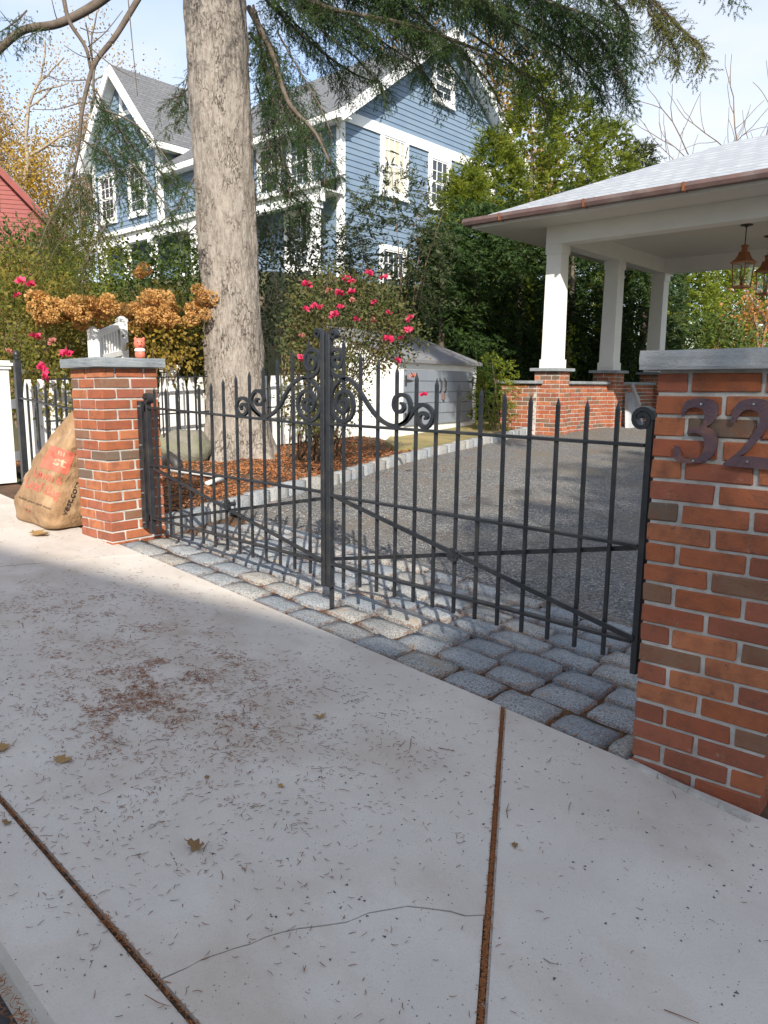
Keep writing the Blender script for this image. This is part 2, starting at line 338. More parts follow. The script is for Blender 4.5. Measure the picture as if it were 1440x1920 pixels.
def shinglemat(name, a, b_, mo, sx=1.0):
    m, t, b = mat_base(name); p = pos(t); br = t.nodes.new('ShaderNodeTexBrick'); br.inputs['Scale'].default_value = 1.0
    mp_ = t.nodes.new('ShaderNodeMapping'); mp_.inputs['Rotation'].default_value = (0, 0, 0); cb = t.nodes.new('ShaderNodeSeparateXYZ'); t.links.new(p, cb.inputs[0])
    ad = t.nodes.new('ShaderNodeMath'); ad.operation = 'ADD'; t.links.new(cb.outputs[0], ad.inputs[0]); t.links.new(cb.outputs[1], ad.inputs[1])
    cm = t.nodes.new('ShaderNodeCombineXYZ'); t.links.new(ad.outputs[0], cm.inputs[0]); t.links.new(cb.outputs[2], cm.inputs[1]); t.links.new(cm.outputs[0], br.inputs['Vector'])
    br.inputs['Brick Width'].default_value = .34*sx; br.inputs['Row Height'].default_value = .11*sx; br.inputs['Mortar Size'].default_value = .012
    br.inputs['Color1'].default_value = rgba(a); br.inputs['Color2'].default_value = rgba(b_); br.inputs['Mortar'].default_value = rgba(mo)
    c = mixc(t, noise(t, p, 7, 4, .6, .4, .7), br.outputs['Color'], tuple(x*.8 for x in a))
    t.links.new(c, b.inputs['Base Color']); b.inputs['Roughness'].default_value = .85; bump(t, b, br.outputs['Fac'], -.5, .02); return m
M['shingle'] = shinglemat('shingle', (.13, .135, .145), (.17, .172, .18), (.06, .06, .065))
M['slate'] = shinglemat('slate', (.34, .36, .39), (.42, .44, .46), (.24, .25, .27), .8)  # reflected roof sheen put into the colour as pale blue-grey
M['slate'].node_tree.nodes['Principled BSDF'].inputs['Roughness'].default_value = .5
M['spruce'] = leafmat('spruce', [(.022, .050, .026), (.042, .086, .034), (.075, .125, .032), (.125, .155, .034)], .4)
M['spruce_olive'] = leafmat('spruce_olive', [(.06, .080, .02), (.10, .11, .025), (.15, .15, .04)], .3)
M['arborvitae'] = leafmat('arborvitae', [(.06, .10, .014), (.12, .165, .018), (.20, .23, .024), (.27, .24, .035)], .45)
M['dark_evergreen'] = leafmat('dark_evergreen', [(.018, .040, .013), (.034, .068, .016), (.075, .12, .024)], .3)
M['bright_hedge'] = leafmat('bright_hedge', [(.13, .18, .02), (.20, .25, .028), (.27, .29, .04)], .5)
M['hemlock'] = leafmat('hemlock', [(.040, .058, .028), (.065, .085, .036), (.10, .105, .05)], .3)
M['rose_leaf'] = leafmat('rose_leaf', [(.035, .060, .020), (.07, .09, .025), (.12, .11, .035), (.19, .12, .055)], .3)
M['shrub_leaf'] = leafmat('shrub_leaf', [(.075, .105, .022), (.14, .15, .028), (.25, .20, .04), (.36, .24, .055)], .45)
M['yellow_leaf'] = leafmat('yellow_leaf', [(.16, .13, .025), (.26, .18, .03), (.36, .24, .05)], .35)
M['green_shrub'] = leafmat('green_shrub', [(.035, .065, .015), (.065, .10, .02), (.11, .14, .03)], .3)
M['tan_leaf'] = leafmat('tan_leaf', [(.27, .17, .07), (.36, .24, .10), (.42, .30, .16)], .4)
M['gold_leaf'] = leafmat('gold_leaf', [(.34, .20, .02), (.42, .27, .03), (.38, .22, .05)], .4)
M['maple_leaf'] = leafmat('maple_leaf', [(.36, .12, .03), (.42, .20, .06), (.40, .26, .10)], .4)
M['hydrangea'] = leafmat('hydrangea', [(.50, .25, .075), (.60, .35, .12), (.66, .44, .20)], .4)
M['bloom'] = leafmat('bloom', [(.62, .02, .09), (.72, .05, .16), (.75, .16, .26)], .3)
M['bloom_faded'] = leafmat('bloom_faded', [(.50, .18, .15), (.58, .26, .20), (.60, .14, .16)], .3)
M['needle_litter'] = leafmat('needle_litter', [(.085, .060, .045), (.13, .068, .036), (.22, .088, .034), (.16, .088, .046)], .0, .8, 1.2)
M['needle_rust'] = leafmat('needle_rust', [(.13, .045, .018), (.24, .085, .026), (.32, .13, .045)], .0, .8, 4)
M['mulch_chip'] = leafmat('mulch_chip', [(.10, .040, .018), (.24, .085, .03), (.36, .15, .06), (.30, .20, .13)], .0, .9, 3)
M['pebble'] = leafmat('pebble', [(.10, .105, .11), (.18, .18, .18), (.28, .275, .26), (.48, .46, .43)], .0, .85, 3)
M['dark_speck'] = leafmat('dark_speck', [(.055, .06, .065), (.09, .09, .095), (.13, .12, .11)], .0, .85, 3)
M['dry_leaf'] = leafmat('dry_leaf', [(.30, .18, .07), (.38, .24, .10)], .15, .75, 60)
M['dry_leaf_brown'] = leafmat('dry_leaf_brown', [(.17, .10, .045), (.26, .16, .08)], .1, .8, 60)


# ================================================================== SETTING
# ---- terrain: one sheet to the horizon
def axis(lo, hi, flo, fhi, st):
    a = list(np.arange(flo, fhi+1e-6, st)); x = flo; d = st
    while x > lo: d *= 1.45; x -= d; a.insert(0, x)
    x = fhi; d = st
    while x < hi: d *= 1.45; x += d; a.append(x)
    return a
ax, ay = axis(-400, 400, -24, 8, .5), axis(-400, 400, -4, 26, .5)
def terr(x, y):
    z = gz(x, y)
    if -12 < y < 0.45 or (y < 15 and -7.5 < x < 6): z -= .10
    if -9.6 < y < -1.5: z -= .16
    return z + .05*mnoise.noise((x*.6, y*.6, 0))*(1 if (x < -8 or y > 14) else .2)
gv = [(x, y, terr(x, y)) for y in ay for x in ax]; nx = len(ax)
gf = [(j*nx+i, j*nx+i+1, (j+1)*nx+i+1, (j+1)*nx+i) for j in range(len(ay)-1) for i in range(nx-1)]
props(MB().add(gv, gf).build('ground', M['grass_ground'], smooth=True), kind='structure')

# ---- street, kerb, pavement slabs
def sheet(name, poly, mat, off, kind='structure', step=None, parent=None):
    mb = MB(); mb.add([(x, y, gz(x, y)+off) for x, y in poly], [tuple(range(len(poly)))]); o = mb.build(name, mat, parent)
    return props(o, kind=kind) if kind else o
KERB_Y0, KERB_Y1 = -1.80, -1.592
xs = np.linspace(-24, 12, 19)
mb = MB(); n = len(xs)
mb.add([(x, KERB_Y0+.02, gz(x, KERB_Y0)-.115) for x in xs]+[(x, -9.4, gz(x, KERB_Y0)-.06) for x in xs], [(i, i+1, n+i+1, n+i) for i in range(n-1)])
props(mb.build('road', M['asphalt']), kind='structure')
pav = props(bpy.data.objects.new('sidewalk', None), kind='structure'); COL.objects.link(pav)
JY = -1.575
def slab(poly, bev=.006, sides=None):
    bm = bmesh.new(); vs_ = [bm.verts.new((x, y, gz(x, y))) for x, y in poly]; f_ = bm.faces.new(vs_)
    r = bmesh.ops.extrude_face_region(bm, geom=[f_]); 
    for v in r['geom']:
        if isinstance(v, bmesh.types.BMVert): v.co.z -= .11
    bmesh.ops.recalc_face_normals(bm, faces=bm.faces)
    if bev:
        top = [e for e in bm.edges if all(abs(v.co.z-gz(v.co.x, v.co.y)) < .004 for v in e.verts)]
        bmesh.ops.bevel(bm, geom=top, offset=bev, segments=2, affect='EDGES', clamp_overlap=True)
    me = bpy.data.meshes.new('slab'); bm.to_mesh(me); bm.free(); me.materials.append(M['concrete'])
    o = bpy.data.objects.new('slab', me); COL.objects.link(o); attach(o, pav); return o
def j1x(y): return -.505 - (y+.02)*.655          # joint right of the middle, flared
def j2x(y): return -3.262 + y*.424               # joint near the left pillar
crack_px = [(905, 1714), (872, 1717), (845, 1709), (800, 1703), (764, 1699), (742, 1703), (690, 1712), (668, 1722), (650, 1729), (610, 1735), (560, 1741), (528, 1748), (500, 1756), (470, 1770), (440, 1778), (412, 1788), (380, 1798), (350, 1815), (322, 1823)]
crack = [tuple(Gs(*q)[:2]) for q in crack_px]
crack[0] = (j1x(crack[0][1])-.012, crack[0][1]); crack[-1] = (crack[-1][0], JY)
h = .0027; g1 = .0085
B1 = [(j2x(0)+.004, 0), (j1x(0)-g1, 0)] + [(crack[0][0], crack[0][1]+h)] + [(x-.3*h, y+h) for x, y in crack[1:-1]] + [(crack[-1][0]-h, JY), (j2x(JY)+.004, JY)]
B2 = [(crack[0][0], crack[0][1]-h), (j1x(JY)-g1, JY), (crack[-1][0]+h, JY)] + [(x+.3*h, y-h) for x, y in crack[-2:0:-1]]
slab(B1, .0); slab(B2, .0)
slab([(j1x(0)+g1, 0), (1.55, 0), (1.55, JY), (j1x(JY)+g1, JY)])
slab([(1.565, 0), (3.4, 0), (3.4, JY), (1.565, JY)])
xx = [None, -5.15, -6.9, -8.7, -10.5, -12.3, -14.1]
slab([(-5.15, 0), (j2x(0)-.004, 0), (j2x(JY)-.004, JY), (-5.15, JY)])
for a, b in zip(xx[1:], xx[2:]): slab([(b, 0), (a-.008, 0), (a-.008, JY), (b, JY)])
mb = MB(); prof = [(KERB_Y1, -.10), (KERB_Y1, -.002), (KERB_Y1-.006, 0), (KERB_Y0+.045, -.001), (KERB_Y0+.02, -.010), (KERB_Y0+.006, -.032), (KERB_Y0, -.06), (KERB_Y0, -.2)]
kx = np.linspace(-14, 4, 37)
mb.add([(x, y, gz(x, y)+z+.003*mnoise.noise((x*3, y*9, z*8))) for x in kx for y, z in prof], [(i*8+k, i*8+k+1, i*8+9+k, i*8+8+k) for i in range(36) for k in range(7)])
props(mb.build('kerb', M['concrete'], smooth=False), kind='structure')
sheet('joint_soil', [(-14, .3), (3.4, .3), (3.4, -1.62), (-14, -1.62)], M['soil'], -.014)

# ---- granite setts of the driveway apron
def rounded_stone(seed, lx=.232, ly=.154, lz=.12, nx_=5, ny_=4, rough=.006):
    rr = random.Random(seed); bm = bmesh.new(); V = []
    for j in range(ny_):
        for i in range(nx_):
            u, v = i/(nx_-1)*2-1, j/(ny_-1)*2-1
            e = max(abs(u)**3, abs(v)**3); 
            k = 1-.05*(abs(u)*abs(v))**2
            V.append(bm.verts.new((u*lx/2*k+rr.uniform(-rough, rough)*(1 if abs(u) == 1 else .6), v*ly/2*k+rr.uniform(-rough, rough), -.008*e**1.6+rr.uniform(-.0035, .0035))))
    for j in range(ny_-1):
        for i in range(nx_-1): bm.faces.new((V[j*nx_+i], V[j*nx_+i+1], V[(j+1)*nx_+i+1], V[(j+1)*nx_+i]))
    be = [e for e in bm.edges if e.is_boundary]; r = bmesh.ops.extrude_edge_only(bm, edges=be)
    for g in r['geom']:
        if isinstance(g, bmesh.types.BMVert): g.co.z = -lz; g.co.x *= 1.03; g.co.y *= 1.03
    bmesh.ops.recalc_face_normals(bm, faces=bm.faces)
    me = bpy.data.meshes.new('sett'); bm.to_mesh(me); bm.free(); me.materials.append(M['granite']); me.shade_smooth(); return me
SETT = [rounded_stone(i) for i in range(10)]
apron = props(bpy.data.objects.new('driveway_apron', None), kind='structure'); COL.objects.link(apron)
curb_px = [(300, 1000), (420, 965), (560, 925), (640, 905), (760, 868), (900, 835), (1000, 812)]
curb = [Gd(*q) for q in curb_px]
def curbx(y):
    P = [(c[1], c[0]) for c in curb]
    if y <= P[0][0]: return P[0][1]
    for (y0, x0), (y1, x1) in zip(P, P[1:]):
        if y <= y1: return x0+(x1-x0)*(y-y0)/(y1-y0)
    return P[-1][1]
rr = random.Random(3); setts = []
y = .088
for row in range(7):
    x = -3.66 + (row % 2)*.12 + rr.uniform(-.03, .03); 
    while x < 1.4:
        lx = rr.uniform(.215, .275); cx_ = x+lx/2
        ok = True
        if y < .47 and (cx_-lx/2 < -3.595 or cx_+lx/2 > .005+.05*y): 
            if y < .47 and cx_ < .1 and cx_+lx/2 > 0: 
                lx = max(.0, 0.0-x); cx_ = x+lx/2; ok = lx > .07
            elif cx_ < -3.4:
                x2 = cx_+lx/2; lx = x2+3.59; cx_ = -3.59+lx/2; ok = lx > .07
            else: ok = False
        if y >= .47 and cx_-lx/2 < curbx(y)+.04: ok = False
        if ok:
            yj = y+rr.uniform(-.006, .006)
            o = inst(rr.choice(SETT), 'sett', apron, (cx_, yj, gz(cx_, yj)+.006+rr.uniform(-.006, .006)), rr.choice((0, math.pi))+rr.uniform(-.04, .04), (lx/.236, rr.uniform(.97, 1.05), 1))
            o.rotation_euler[1] = -GBX*1 + rr.uniform(-.02, .02); o.rotation_euler[0] = rr.uniform(-.02, .02)
            if abs(o.rotation_euler[2]) > 1.5: o.rotation_euler[1] *= -1
            setts.append((cx_, yj, lx, .15))
        x += max(lx, .08)+rr.uniform(.010, .022)
    y += .172+rr.uniform(-.004, .004)
APRON_END = y-.085

# ---- gravel driveway
def gridsheet(name, xf0, xf1, y0, y1, mat, off, nxx=14, ny_=40, amp=.0, kind='structure'):
    V = []; 
    for j in range(ny_+1):
        yy = y0+(y1-y0)*j/ny_; a, b = xf0(yy), xf1(yy)
        for i in range(nxx+1):
            xx_ = a+(b-a)*i/nxx; V.append((xx_, yy, gz(xx_, yy)+off+amp*mnoise.noise((xx_*2.1, yy*2.1, 3))))
    return props(MB().add(V, [(j*(nxx+1)+i, j*(nxx+1)+i+1, (j+1)*(nxx+1)+i+1, (j+1)*(nxx+1)+i) for j in range(ny_) for i in range(nxx)]).build(name, mat, smooth=True), kind=kind)
gridsheet('driveway', lambda y: curbx(y)-.03, lambda y: 5.0, APRON_END-.10, 14.0, M['gravel'], -.004, 16, 60, .006)
sheet('apron_bed', [(-3.75, .0), (1.5, .0), (1.5, APRON_END+.02), (-3.95, APRON_END+.02)], M['soil'], -.030)

# ---- stone edging beside the drive
edge = props(bpy.data.objects.new('driveway_edging', None), kind='structure'); COL.objects.link(edge)
EB = [rounded_stone(50+i, .25, .11, .16, 5, 3, .007) for i in range(6)]
cp = catmull([(c[0]-.05, c[1]) for c in curb], 20); acc = 0; last = cp[0]; nextd = .13
for a, b in zip(cp, cp[1:]):
    d = np.linalg.norm(b-a); ang = math.atan2(*(b-a)[::-1])
    while acc+d > nextd:
        t = (nextd-acc)/d; q = a+(b-a)*t
        inst(rr.choice(EB), 'edging_block', edge, (q[0], q[1], gz(q[0], q[1])+.105+rr.uniform(-.008, .008)), ang+rr.uniform(-.05, .05)+rr.choice((0, math.pi)), (rr.uniform(.93, 1.02), 1, 1)); nextd += .262
    acc += d

# ---- mulch bed
gridsheet('planting_bed', lambda y: -7.4, lambda y: curbx(y)-.09, .42, 8.4, M['soil'], .05, 18, 40, .05)

# ================================================================== BRICK PILLARS
S16 = .4064; HB = .06667
def brickmesh(seed, l=.1937, d=.092, hgt=.0562, bw=.0035):
    r_ = random.Random(seed); bm = bmesh.new(); bmesh.ops.create_cube(bm, size=1)
    for v in bm.verts: v.co.x *= l; v.co.y *= d; v.co.z *= hgt
    bmesh.ops.bevel(bm, geom=list(bm.edges), offset=bw, segments=1, affect='EDGES')
    for v in bm.verts: v.co += Vector((r_.uniform(-1, 1), r_.uniform(-1, 1), r_.uniform(-1, 1)))*.0019
    me = bpy.data.meshes.new('brick'); bm.to_mesh(me); bm.free(); me.materials.append(M['brick']); return me
BR = [brickmesh(i) for i in range(5)]
def course(parent, z, odd, rr, x0=0., y0=0., S=S16):
    """one ring of six bricks; odd: half-full-half on the x faces"""
    h_ = .0475; q = .0983
    L_ = []
    if odd: L_ = [(h_, q, 90), (h_, S-q, 90), (S-h_, q, 90), (S-h_, S-q, 90), (S/2, h_, 0), (S/2, S-h_, 0)]
    else: L_ = [(q, h_, 0), (S-q, h_, 0), (q, S-h_, 0), (S-q, S-h_, 0), (h_, S/2, 90), (S-h_, S/2, 90)]
    for x, y_, a in L_:
        inst(rr.choice(BR), 'brick', parent, (x0+x+rr.uniform(-.0012, .0012), y0+y_+rr.uniform(-.0012, .0012), z+rr.uniform(-.001, .001)), rad(a)+rr.choice((0, math.pi))+rr.uniform(-.004, .004))
def slabstone(name, c, d, mat, parent, rough=.004, seed=0, nx_=8, ny_=8):
    bm = bmesh.new(); bmesh.ops.create_cube(bm, size=1); r_ = random.Random(seed)
    bmesh.ops.subdivide_edges(bm, edges=list(bm.edges), cuts=5, use_grid_fill=True)
    for v in bm.verts:
        e = sum(1 for k in v.co if abs(abs(k)-.5) < 1e-4)
        v.co = Vector((v.co.x*d[0], v.co.y*d[1], v.co.z*d[2]))
        if e >= 2: v.co *= (1-.006)
        side = abs(abs(v.co.x)-d[0]/2) < .01 or abs(abs(v.co.y)-d[1]/2) < .01
        a = rough if side else rough*.25
        v.co += Vector((r_.uniform(-a, a), r_.uniform(-a, a), r_.uniform(-a, a)*.5)); v.co += Vector(c)
    me = bpy.data.meshes.new(name); bm.to_mesh(me); bm.free(); me.materials.append(mat)
    o = bpy.data.objects.new(name, me); COL.objects.link(o); o.parent = parent; return o
def Rl(a, b, c): return Matrix.Rotation(a, 3, 'Z') @ Matrix.Rotation(b, 3, 'X') @ Matrix.Rotation(c, 3, 'Y')
def pillar(label, org, rot, xoff, rows, base, par, seed, capm='bluestone'):
    R3 = Rl(*rot); o3 = Vector(org); Mx = Matrix.Translation(o3) @ R3.to_4x4() @ Matrix.Translation((xoff, 0, -base))
    t = thing('brick_pillar', label, 'pillar', mat=Mx, group='brick gate pillars'); rr = random.Random(seed)
    for r in range(1, rows+1): course(t, base-r*HB, (r % 2 == par), rr)
    ins = .0075; zt, zb = base-.028, base-(rows+.5)*HB
    o = MB().box((S16/2, S16/2, (zt+zb)/2), (S16-2*ins, S16-2*ins, zt-zb)).build('mortar', M['mortar']); o.parent = t
    slabstone('cap', (S16/2, S16/2, base), (S16+.085, S16+.085, .058), M[capm], t, .0012, seed)
    return t
rp_ = pillar('right brick gate pillar with house numbers and pale stone cap', (0, 0, 0), (.05183, -.0137, -.00802), 0.0, 21, 21.3*HB, 1, 5, 'pale_stone')
lp_ = pillar('left brick gate pillar beside the paper leaf bag', (-3.6078, -.05824, .03584), (.04516, .00683, -.01819), -S16, 18, 18.4*HB, 0, 9)
mb = MB()
for k in range(4):
    a = Gs(1181+k*57, 1428+k*27.5); b = Gs(1181+k*57+56, 1428+k*27.5+27)
    mb.beam((a[0], a[1]-.012, gz(a[0], a[1])+.006), (b[0], b[1]-.012, gz(b[0], b[1])+.006), .016, .016)
mb.build('base_sealant', M['mortar'], rp_)

# ---- house numbers on the right pillar
def poly_plate(name, pts_px, label, th=.006):
    Rm = np.array(Rl(.05183, -.0137, -.00802)); n = Rm[:, 1]                     # face normal (into the pillar)
    P = []
    for u, v in pts_px:
        d = ray(1140+u/4, 640+v/4); t = ((-.016)-n@CAM)/(n@d); P.append(CAM+d*t)
    bm = bmesh.new(); vs_ = [bm.verts.new(p) for p in P]; f_ = bm.faces.new(vs_); bmesh.ops.triangulate(bm, faces=[f_], ngon_method='EAR_CLIP')
    r = bmesh.ops.extrude_face_region(bm, geom=list(bm.faces))
    for g in r['geom']:
        if isinstance(g, bmesh.types.BMVert): g.co += Vector(n)*th
    bmesh.ops.recalc_face_normals(bm, faces=bm.faces)
    me = bpy.data.meshes.new(name); bm.to_mesh(me); bm.free(); me.materials.append(M['number_metal'])
    o = bpy.data.objects.new(name, me); COL.objects.link(o); props(o, label, 'house number', 'house numbers')
    for u, v in ((700, 470), (640, 895)) if name.endswith('three') else ((1095, 470), (1047, 902)):
        d = ray(1140+u/4, 640+v/4); t = ((-.018)-n@CAM)/(n@d); q = CAM+d*t; MB().lathe([(.004, -.003), (.0035, 0.003)], q, 8).build('screw', M['bolt'], o)
    return o
c3 = catmull([(548, 562), (556, 520), (572, 468), (610, 437), (690, 428), (770, 437), (818, 475), (826, 520), (812, 572), (780, 612), (738, 640)], 4) + \
     catmull([(738, 642), (788, 662), (815, 705), (822, 758), (806, 820), (768, 872), (700, 905), (620, 915), (540, 908), (500, 880), (495, 830), (498, 782)], 4) + \
     catmull([(530, 792), (545, 830), (560, 868), (620, 884), (680, 864), (714, 820), (722, 762), (708, 712), (670, 690), (630, 688), (590, 695)], 4) + \
     catmull([(600, 652), (650, 648), (692, 636), (716, 600), (722, 556), (712, 520), (686, 500), (640, 495), (600, 510), (572, 545), (565, 566)], 4)
poly_plate('house_number_three', c3, 'bronze plum number 3 fixed to the right brick pillar')
c2 = catmull([(922, 608), (926, 570), (940, 520), (968, 470), (1010, 442), (1070, 430), (1140, 432), (1200, 450), (1232, 500), (1232, 560), (1210, 620), (1165, 690), (1100, 770), (1045, 830)], 4) + \
     [(985, 862), (1050, 862), (1150, 872), (1215, 878), (1250, 868), (1265, 845), (1282, 850), (1272, 968), (1150, 960), (1000, 945), (862, 932)] + \
     catmull([(864, 914), (940, 855), (1015, 790), (1078, 712), (1120, 640), (1136, 590), (1128, 545), (1095, 518), (1045, 512), (1000, 535), (972, 572), (955, 610)], 4)
poly_plate('house_number_two', c2, 'bronze plum number 2 at the right edge on the brick pillar')

# ================================================================== IRON GATE
GY = .2
def gp(u, v, y=GY): return onY(u, v, y)
def z3(l): return [tuple(gp(430+u/3.6, 590+v/3.6)) for u, v in l]
def bar(x, z0, z1, w_=.0130, pt=True, y=GY):
    h_ = w_/2; mb = MB(); b = [(x-h_, y-h_), (x+h_, y-h_), (x+h_, y+h_), (x-h_, y+h_)]
    zt = z1-(.03 if pt else 0)
    V = [(a, c, z0) for a, c in b]+[(a, c, zt) for a, c in b]; Fc = [(3, 2, 1, 0)]+[(i, (i+1) % 4, 4+(i+1) % 4, 4+i) for i in range(4)]
    if pt: V += [(x, y, z1)]; Fc += [(4, 5, 8), (5, 6, 8), (6, 7, 8), (7, 4, 8)]
    else: Fc += [(4, 5, 6, 7)]
    return mb.add(V, Fc)
def scroll_top(x, z, sgn, r0=.03, y=GY, w_=.012, dp=.042):
    P = []
    for i in range(26):
        a = math.pi*.5*0+i/25*1.55*2*math.pi*.92; r_ = r0*(1-.62*i/25)
        P.append((x+sgn*(r0-r_*math.cos(a)), y, z+r_*math.sin(a)))
    return P
def interp(x, tab):
    xs_ = [a for a, _ in tab]; return float(np.interp(x, xs_, [b for _, b in tab]))
ZT, ZM, ZB = -.281, -.632, -.983
LZT = lambda x: interp(x, [(-3.5, -.251), (-1.78, -.286)])
def gate_leaf(side):
    right = side > 0
    lab = 'right black iron gate leaf hung from the pillar with house numbers' if right else 'left black iron gate leaf bolted to the left brick pillar'
    x0, x1 = (-1.734, -.098) if right else (-3.50, -1.772)
    t = thing('iron_gate', lab, 'gate', ((x0+x1)/2, GY, ZB-.1), group='iron driveway gate leaves')
    zt = (lambda x: -.279) if right else LZT
    tops = [(-1.63, .130), (-1.515, .062), (-1.40, .030), (-1.282, .0), (-1.165, -.028), (-1.05, -.052), (-.93, -.075), (-.815, -.092), (-.70, -.105), (-.58, -.115), (-.46, -.122), (-.34, -.127), (-.221, -.128)] if right else \
           [(-3.41, -.118), (-3.27, -.118), (-3.14, -.118), (-3.016, -.112), (-2.89, -.095), (-2.76, -.078), (-2.636, -.060), (-2.51, -.040), (-2.385, -.018), (-2.261, .006), (-2.135, .048), (-2.012, .088), (-1.885, .134)]
    for x, z in tops: bar(x, -1.064, z).build('picket', M['iron'], t)
    yb = GY
    for nm, za, zb_ in (('top', zt(x0), zt(x1)), ('mid', ZM+(.006 if not right else 0), ZM+(.010 if not right else 0)), ('bot', ZB, ZB)):
        o = MB().beam((x0+.012, yb, za), (x1-.012, yb, zb_), .031, .012).build('rail', M['iron'], t); bevel_obj(o, .0015)
    # stiles
    if right:
        o = MB().box((x0+.004, GY, (.155-1.106)/2), (.028, .032, .155+1.106)).build('stile', M['iron'], t); bevel_obj(o, .003)
        MB().ribbon(scroll_top(x0+.014, .150, 1, .024), .008, .030).build('stile_scroll', M['iron'], t)
        o = MB().box((x1+.004, GY, (-.19-1.10)/2), (.026, .034, 1.10-.19)).build('stile', M['iron'], t); bevel_obj(o, .003)
        MB().ribbon(scroll_top(x1+.016, -.19, -1, .040), .015, .040).build('stile_scroll', M['iron'], t)
        hx = x1+.026
        for zz in (-.35, -.70, -1.03): bevel_obj(MB().box((hx+.022, GY+.01, zz), (.05, .022, .075)).build('hinge', M['iron'], t), .003)
    else:
        o = MB().box((x1-.000, GY, (.165-1.108)/2), (.028, .032, .165+1.108)).build('stile', M['iron'], t); bevel_obj(o, .003)
        MB().ribbon(scroll_top(x1-.012, .158, -1, .024), .008, .030).build('stile_scroll', M['iron'], t)
        o = MB().box((x0-.004, GY, (-.20-1.09)/2), (.034, .036, 1.09-.20)).build('stile', M['iron'], t); bevel_obj(o, .003)
        MB().ribbon(scroll_top(x0-.022, -.195, 1, .034), .014, .044).build('stile_scroll', M['iron'], t)
        hp = MB().box((x0-.066, GY-.005, (-.21-1.06)/2), (.052, .048, 1.06-.21)).build('hinge_post', M['iron'], t); bevel_obj(hp, .003)
        for zz in (-.245, -.50, -.66, -.82, -1.02):
            mb = MB(); mb.tube([(x0-.066, GY-.029, zz), (x0-.066, GY-.038, zz)], .0085, 8); mb.build('bolt', M['bolt'], hp)
        for zz in (-.255, -.985): bevel_obj(MB().box((x0-.030, GY, zz), (.06, .036, .05)).build('hinge', M['iron'], t), .003)
        mb = MB().tube([(x1+.02, GY+.03, -.9), (x1+.02, GY+.03, -1.225)], .012, 8); mb.build('drop_rod', M['iron'], t)
        for zz in (-.95, -.30): bevel_obj(MB().box((x1+.014, GY+.026, zz), (.05, .02, .06)).build('rod_bracket', M['iron'], t), .003)
    # bracing: two diagonals in front of and behind the pickets, joined by a rosette
    ya, yb2 = GY-.018, GY+.018
    if right:
        a, b = gp(626, 930, ya), gp(1188, 1198, ya); MB().beam(a, b, .010, .026, up=(0, -1, .0001)).build('brace', M['iron'], t) if False else MB().beam(a, b, .010, .019).build('brace', M['iron'], t)
        a, b = gp(626, 1048, yb2), gp(1194, 1027, yb2); MB().beam(a, b, .010, .018).build('brace', M['iron'], t)
        c = gp(850, 1040, ya-.012)
    else:
        a, b = gp(288, 878, ya), gp(603, 1050, ya); MB().beam(a, b, .010, .019).build('brace', M['iron'], t)
        a, b = gp(290, 975, yb2), gp(603, 935, yb2); MB().beam(a, b, .010, .018).build('brace', M['iron'], t)
        c = gp(427, 946, ya-.012)
    mb = MB(); 
    for k in range(8):
        a_ = k*math.pi/4; mb.beam((c[0], c[1], c[2]), (c[0]+.030*math.cos(a_), c[1]-.004, c[2]+.030*math.sin(a_)), .014, .016)
    mb.tube([(c[0], c[1]-.014, c[2]), (c[0], c[1]+.05, c[2])], .013, 8); mb.build('rosette', M['iron'], t)
    # scrollwork
    if right:
        S1 = [(738, 312), (740, 294), (722, 283), (706, 300), (706, 330), (728, 354), (755, 345), (768, 300), (755, 252), (722, 232), (690, 254), (675, 320), (692, 385), (735, 418), (800, 432), (850, 470), (890, 530), (940, 612), (1000, 690), (1060, 735), (1120, 750), (1180, 730), (1216, 680), (1224, 610), (1202, 556), (1160, 540), (1122, 562), (1112, 612), (1128, 648), (1156, 656), (1178, 634), (1174, 606), (1156, 596)]
        S2 = [(764, 610), (757, 590), (775, 570), (796, 590), (796, 634), (770, 660), (740, 646), (724, 600), (734, 546), (765, 515), (802, 522), (830, 560), (838, 632), (820, 690), (780, 722), (738, 710), (702, 662), (690, 580), (702, 500), (742, 450), (792, 428)]
        S3 = [(1150, 742), (1200, 712), (1232, 668), (1262, 628), (1312, 608), (1360, 640), (1376, 690), (1352, 744), (1320, 762), (1286, 735), (1282, 690), (1302, 665), (1330, 673), (1336, 694), (1320, 704)]
    else:
        S1 = [(545, 318), (545, 296), (565, 284), (584, 310), (580, 350), (550, 370), (520, 345), (514, 290), (534, 246), (570, 235), (604, 268), (613, 330), (592, 388), (540, 420), (480, 430), (430, 465), (385, 530), (345, 610), (298, 664), (240, 690), (190, 666), (154, 612), (152, 560), (180, 515), (216, 525), (233, 565), (222, 600), (195, 608), (180, 590), (186, 570), (200, 572)]
        S2 = [(534, 608), (546, 590), (526, 570), (504, 590), (510, 630), (540, 651), (570, 626), (576, 570), (550, 526), (510, 515), (476, 550), (464, 610), (480, 670), (520, 708), (562, 712), (605, 670), (620, 590), (605, 510), (560, 452), (500, 430)]
        S3 = [(215, 684), (165, 642), (130, 590), (95, 562), (60, 580), (49, 630), (64, 668), (95, 677), (122, 652), (120, 620), (95, 604), (78, 620), (86, 641)]
    for S_ in (S1, S2, S3):
        P = catmull(z3(S_), 5); n_ = len(P)
        q_ = [.0172*min(1, .6+.4*min(i, n_-1-i)/8) for i in range(n_)]
        MB().ribbon(P, q_, .017).build('scroll', M['iron'], t)
    return t
gate_leaf(1); gate_leaf(-1)

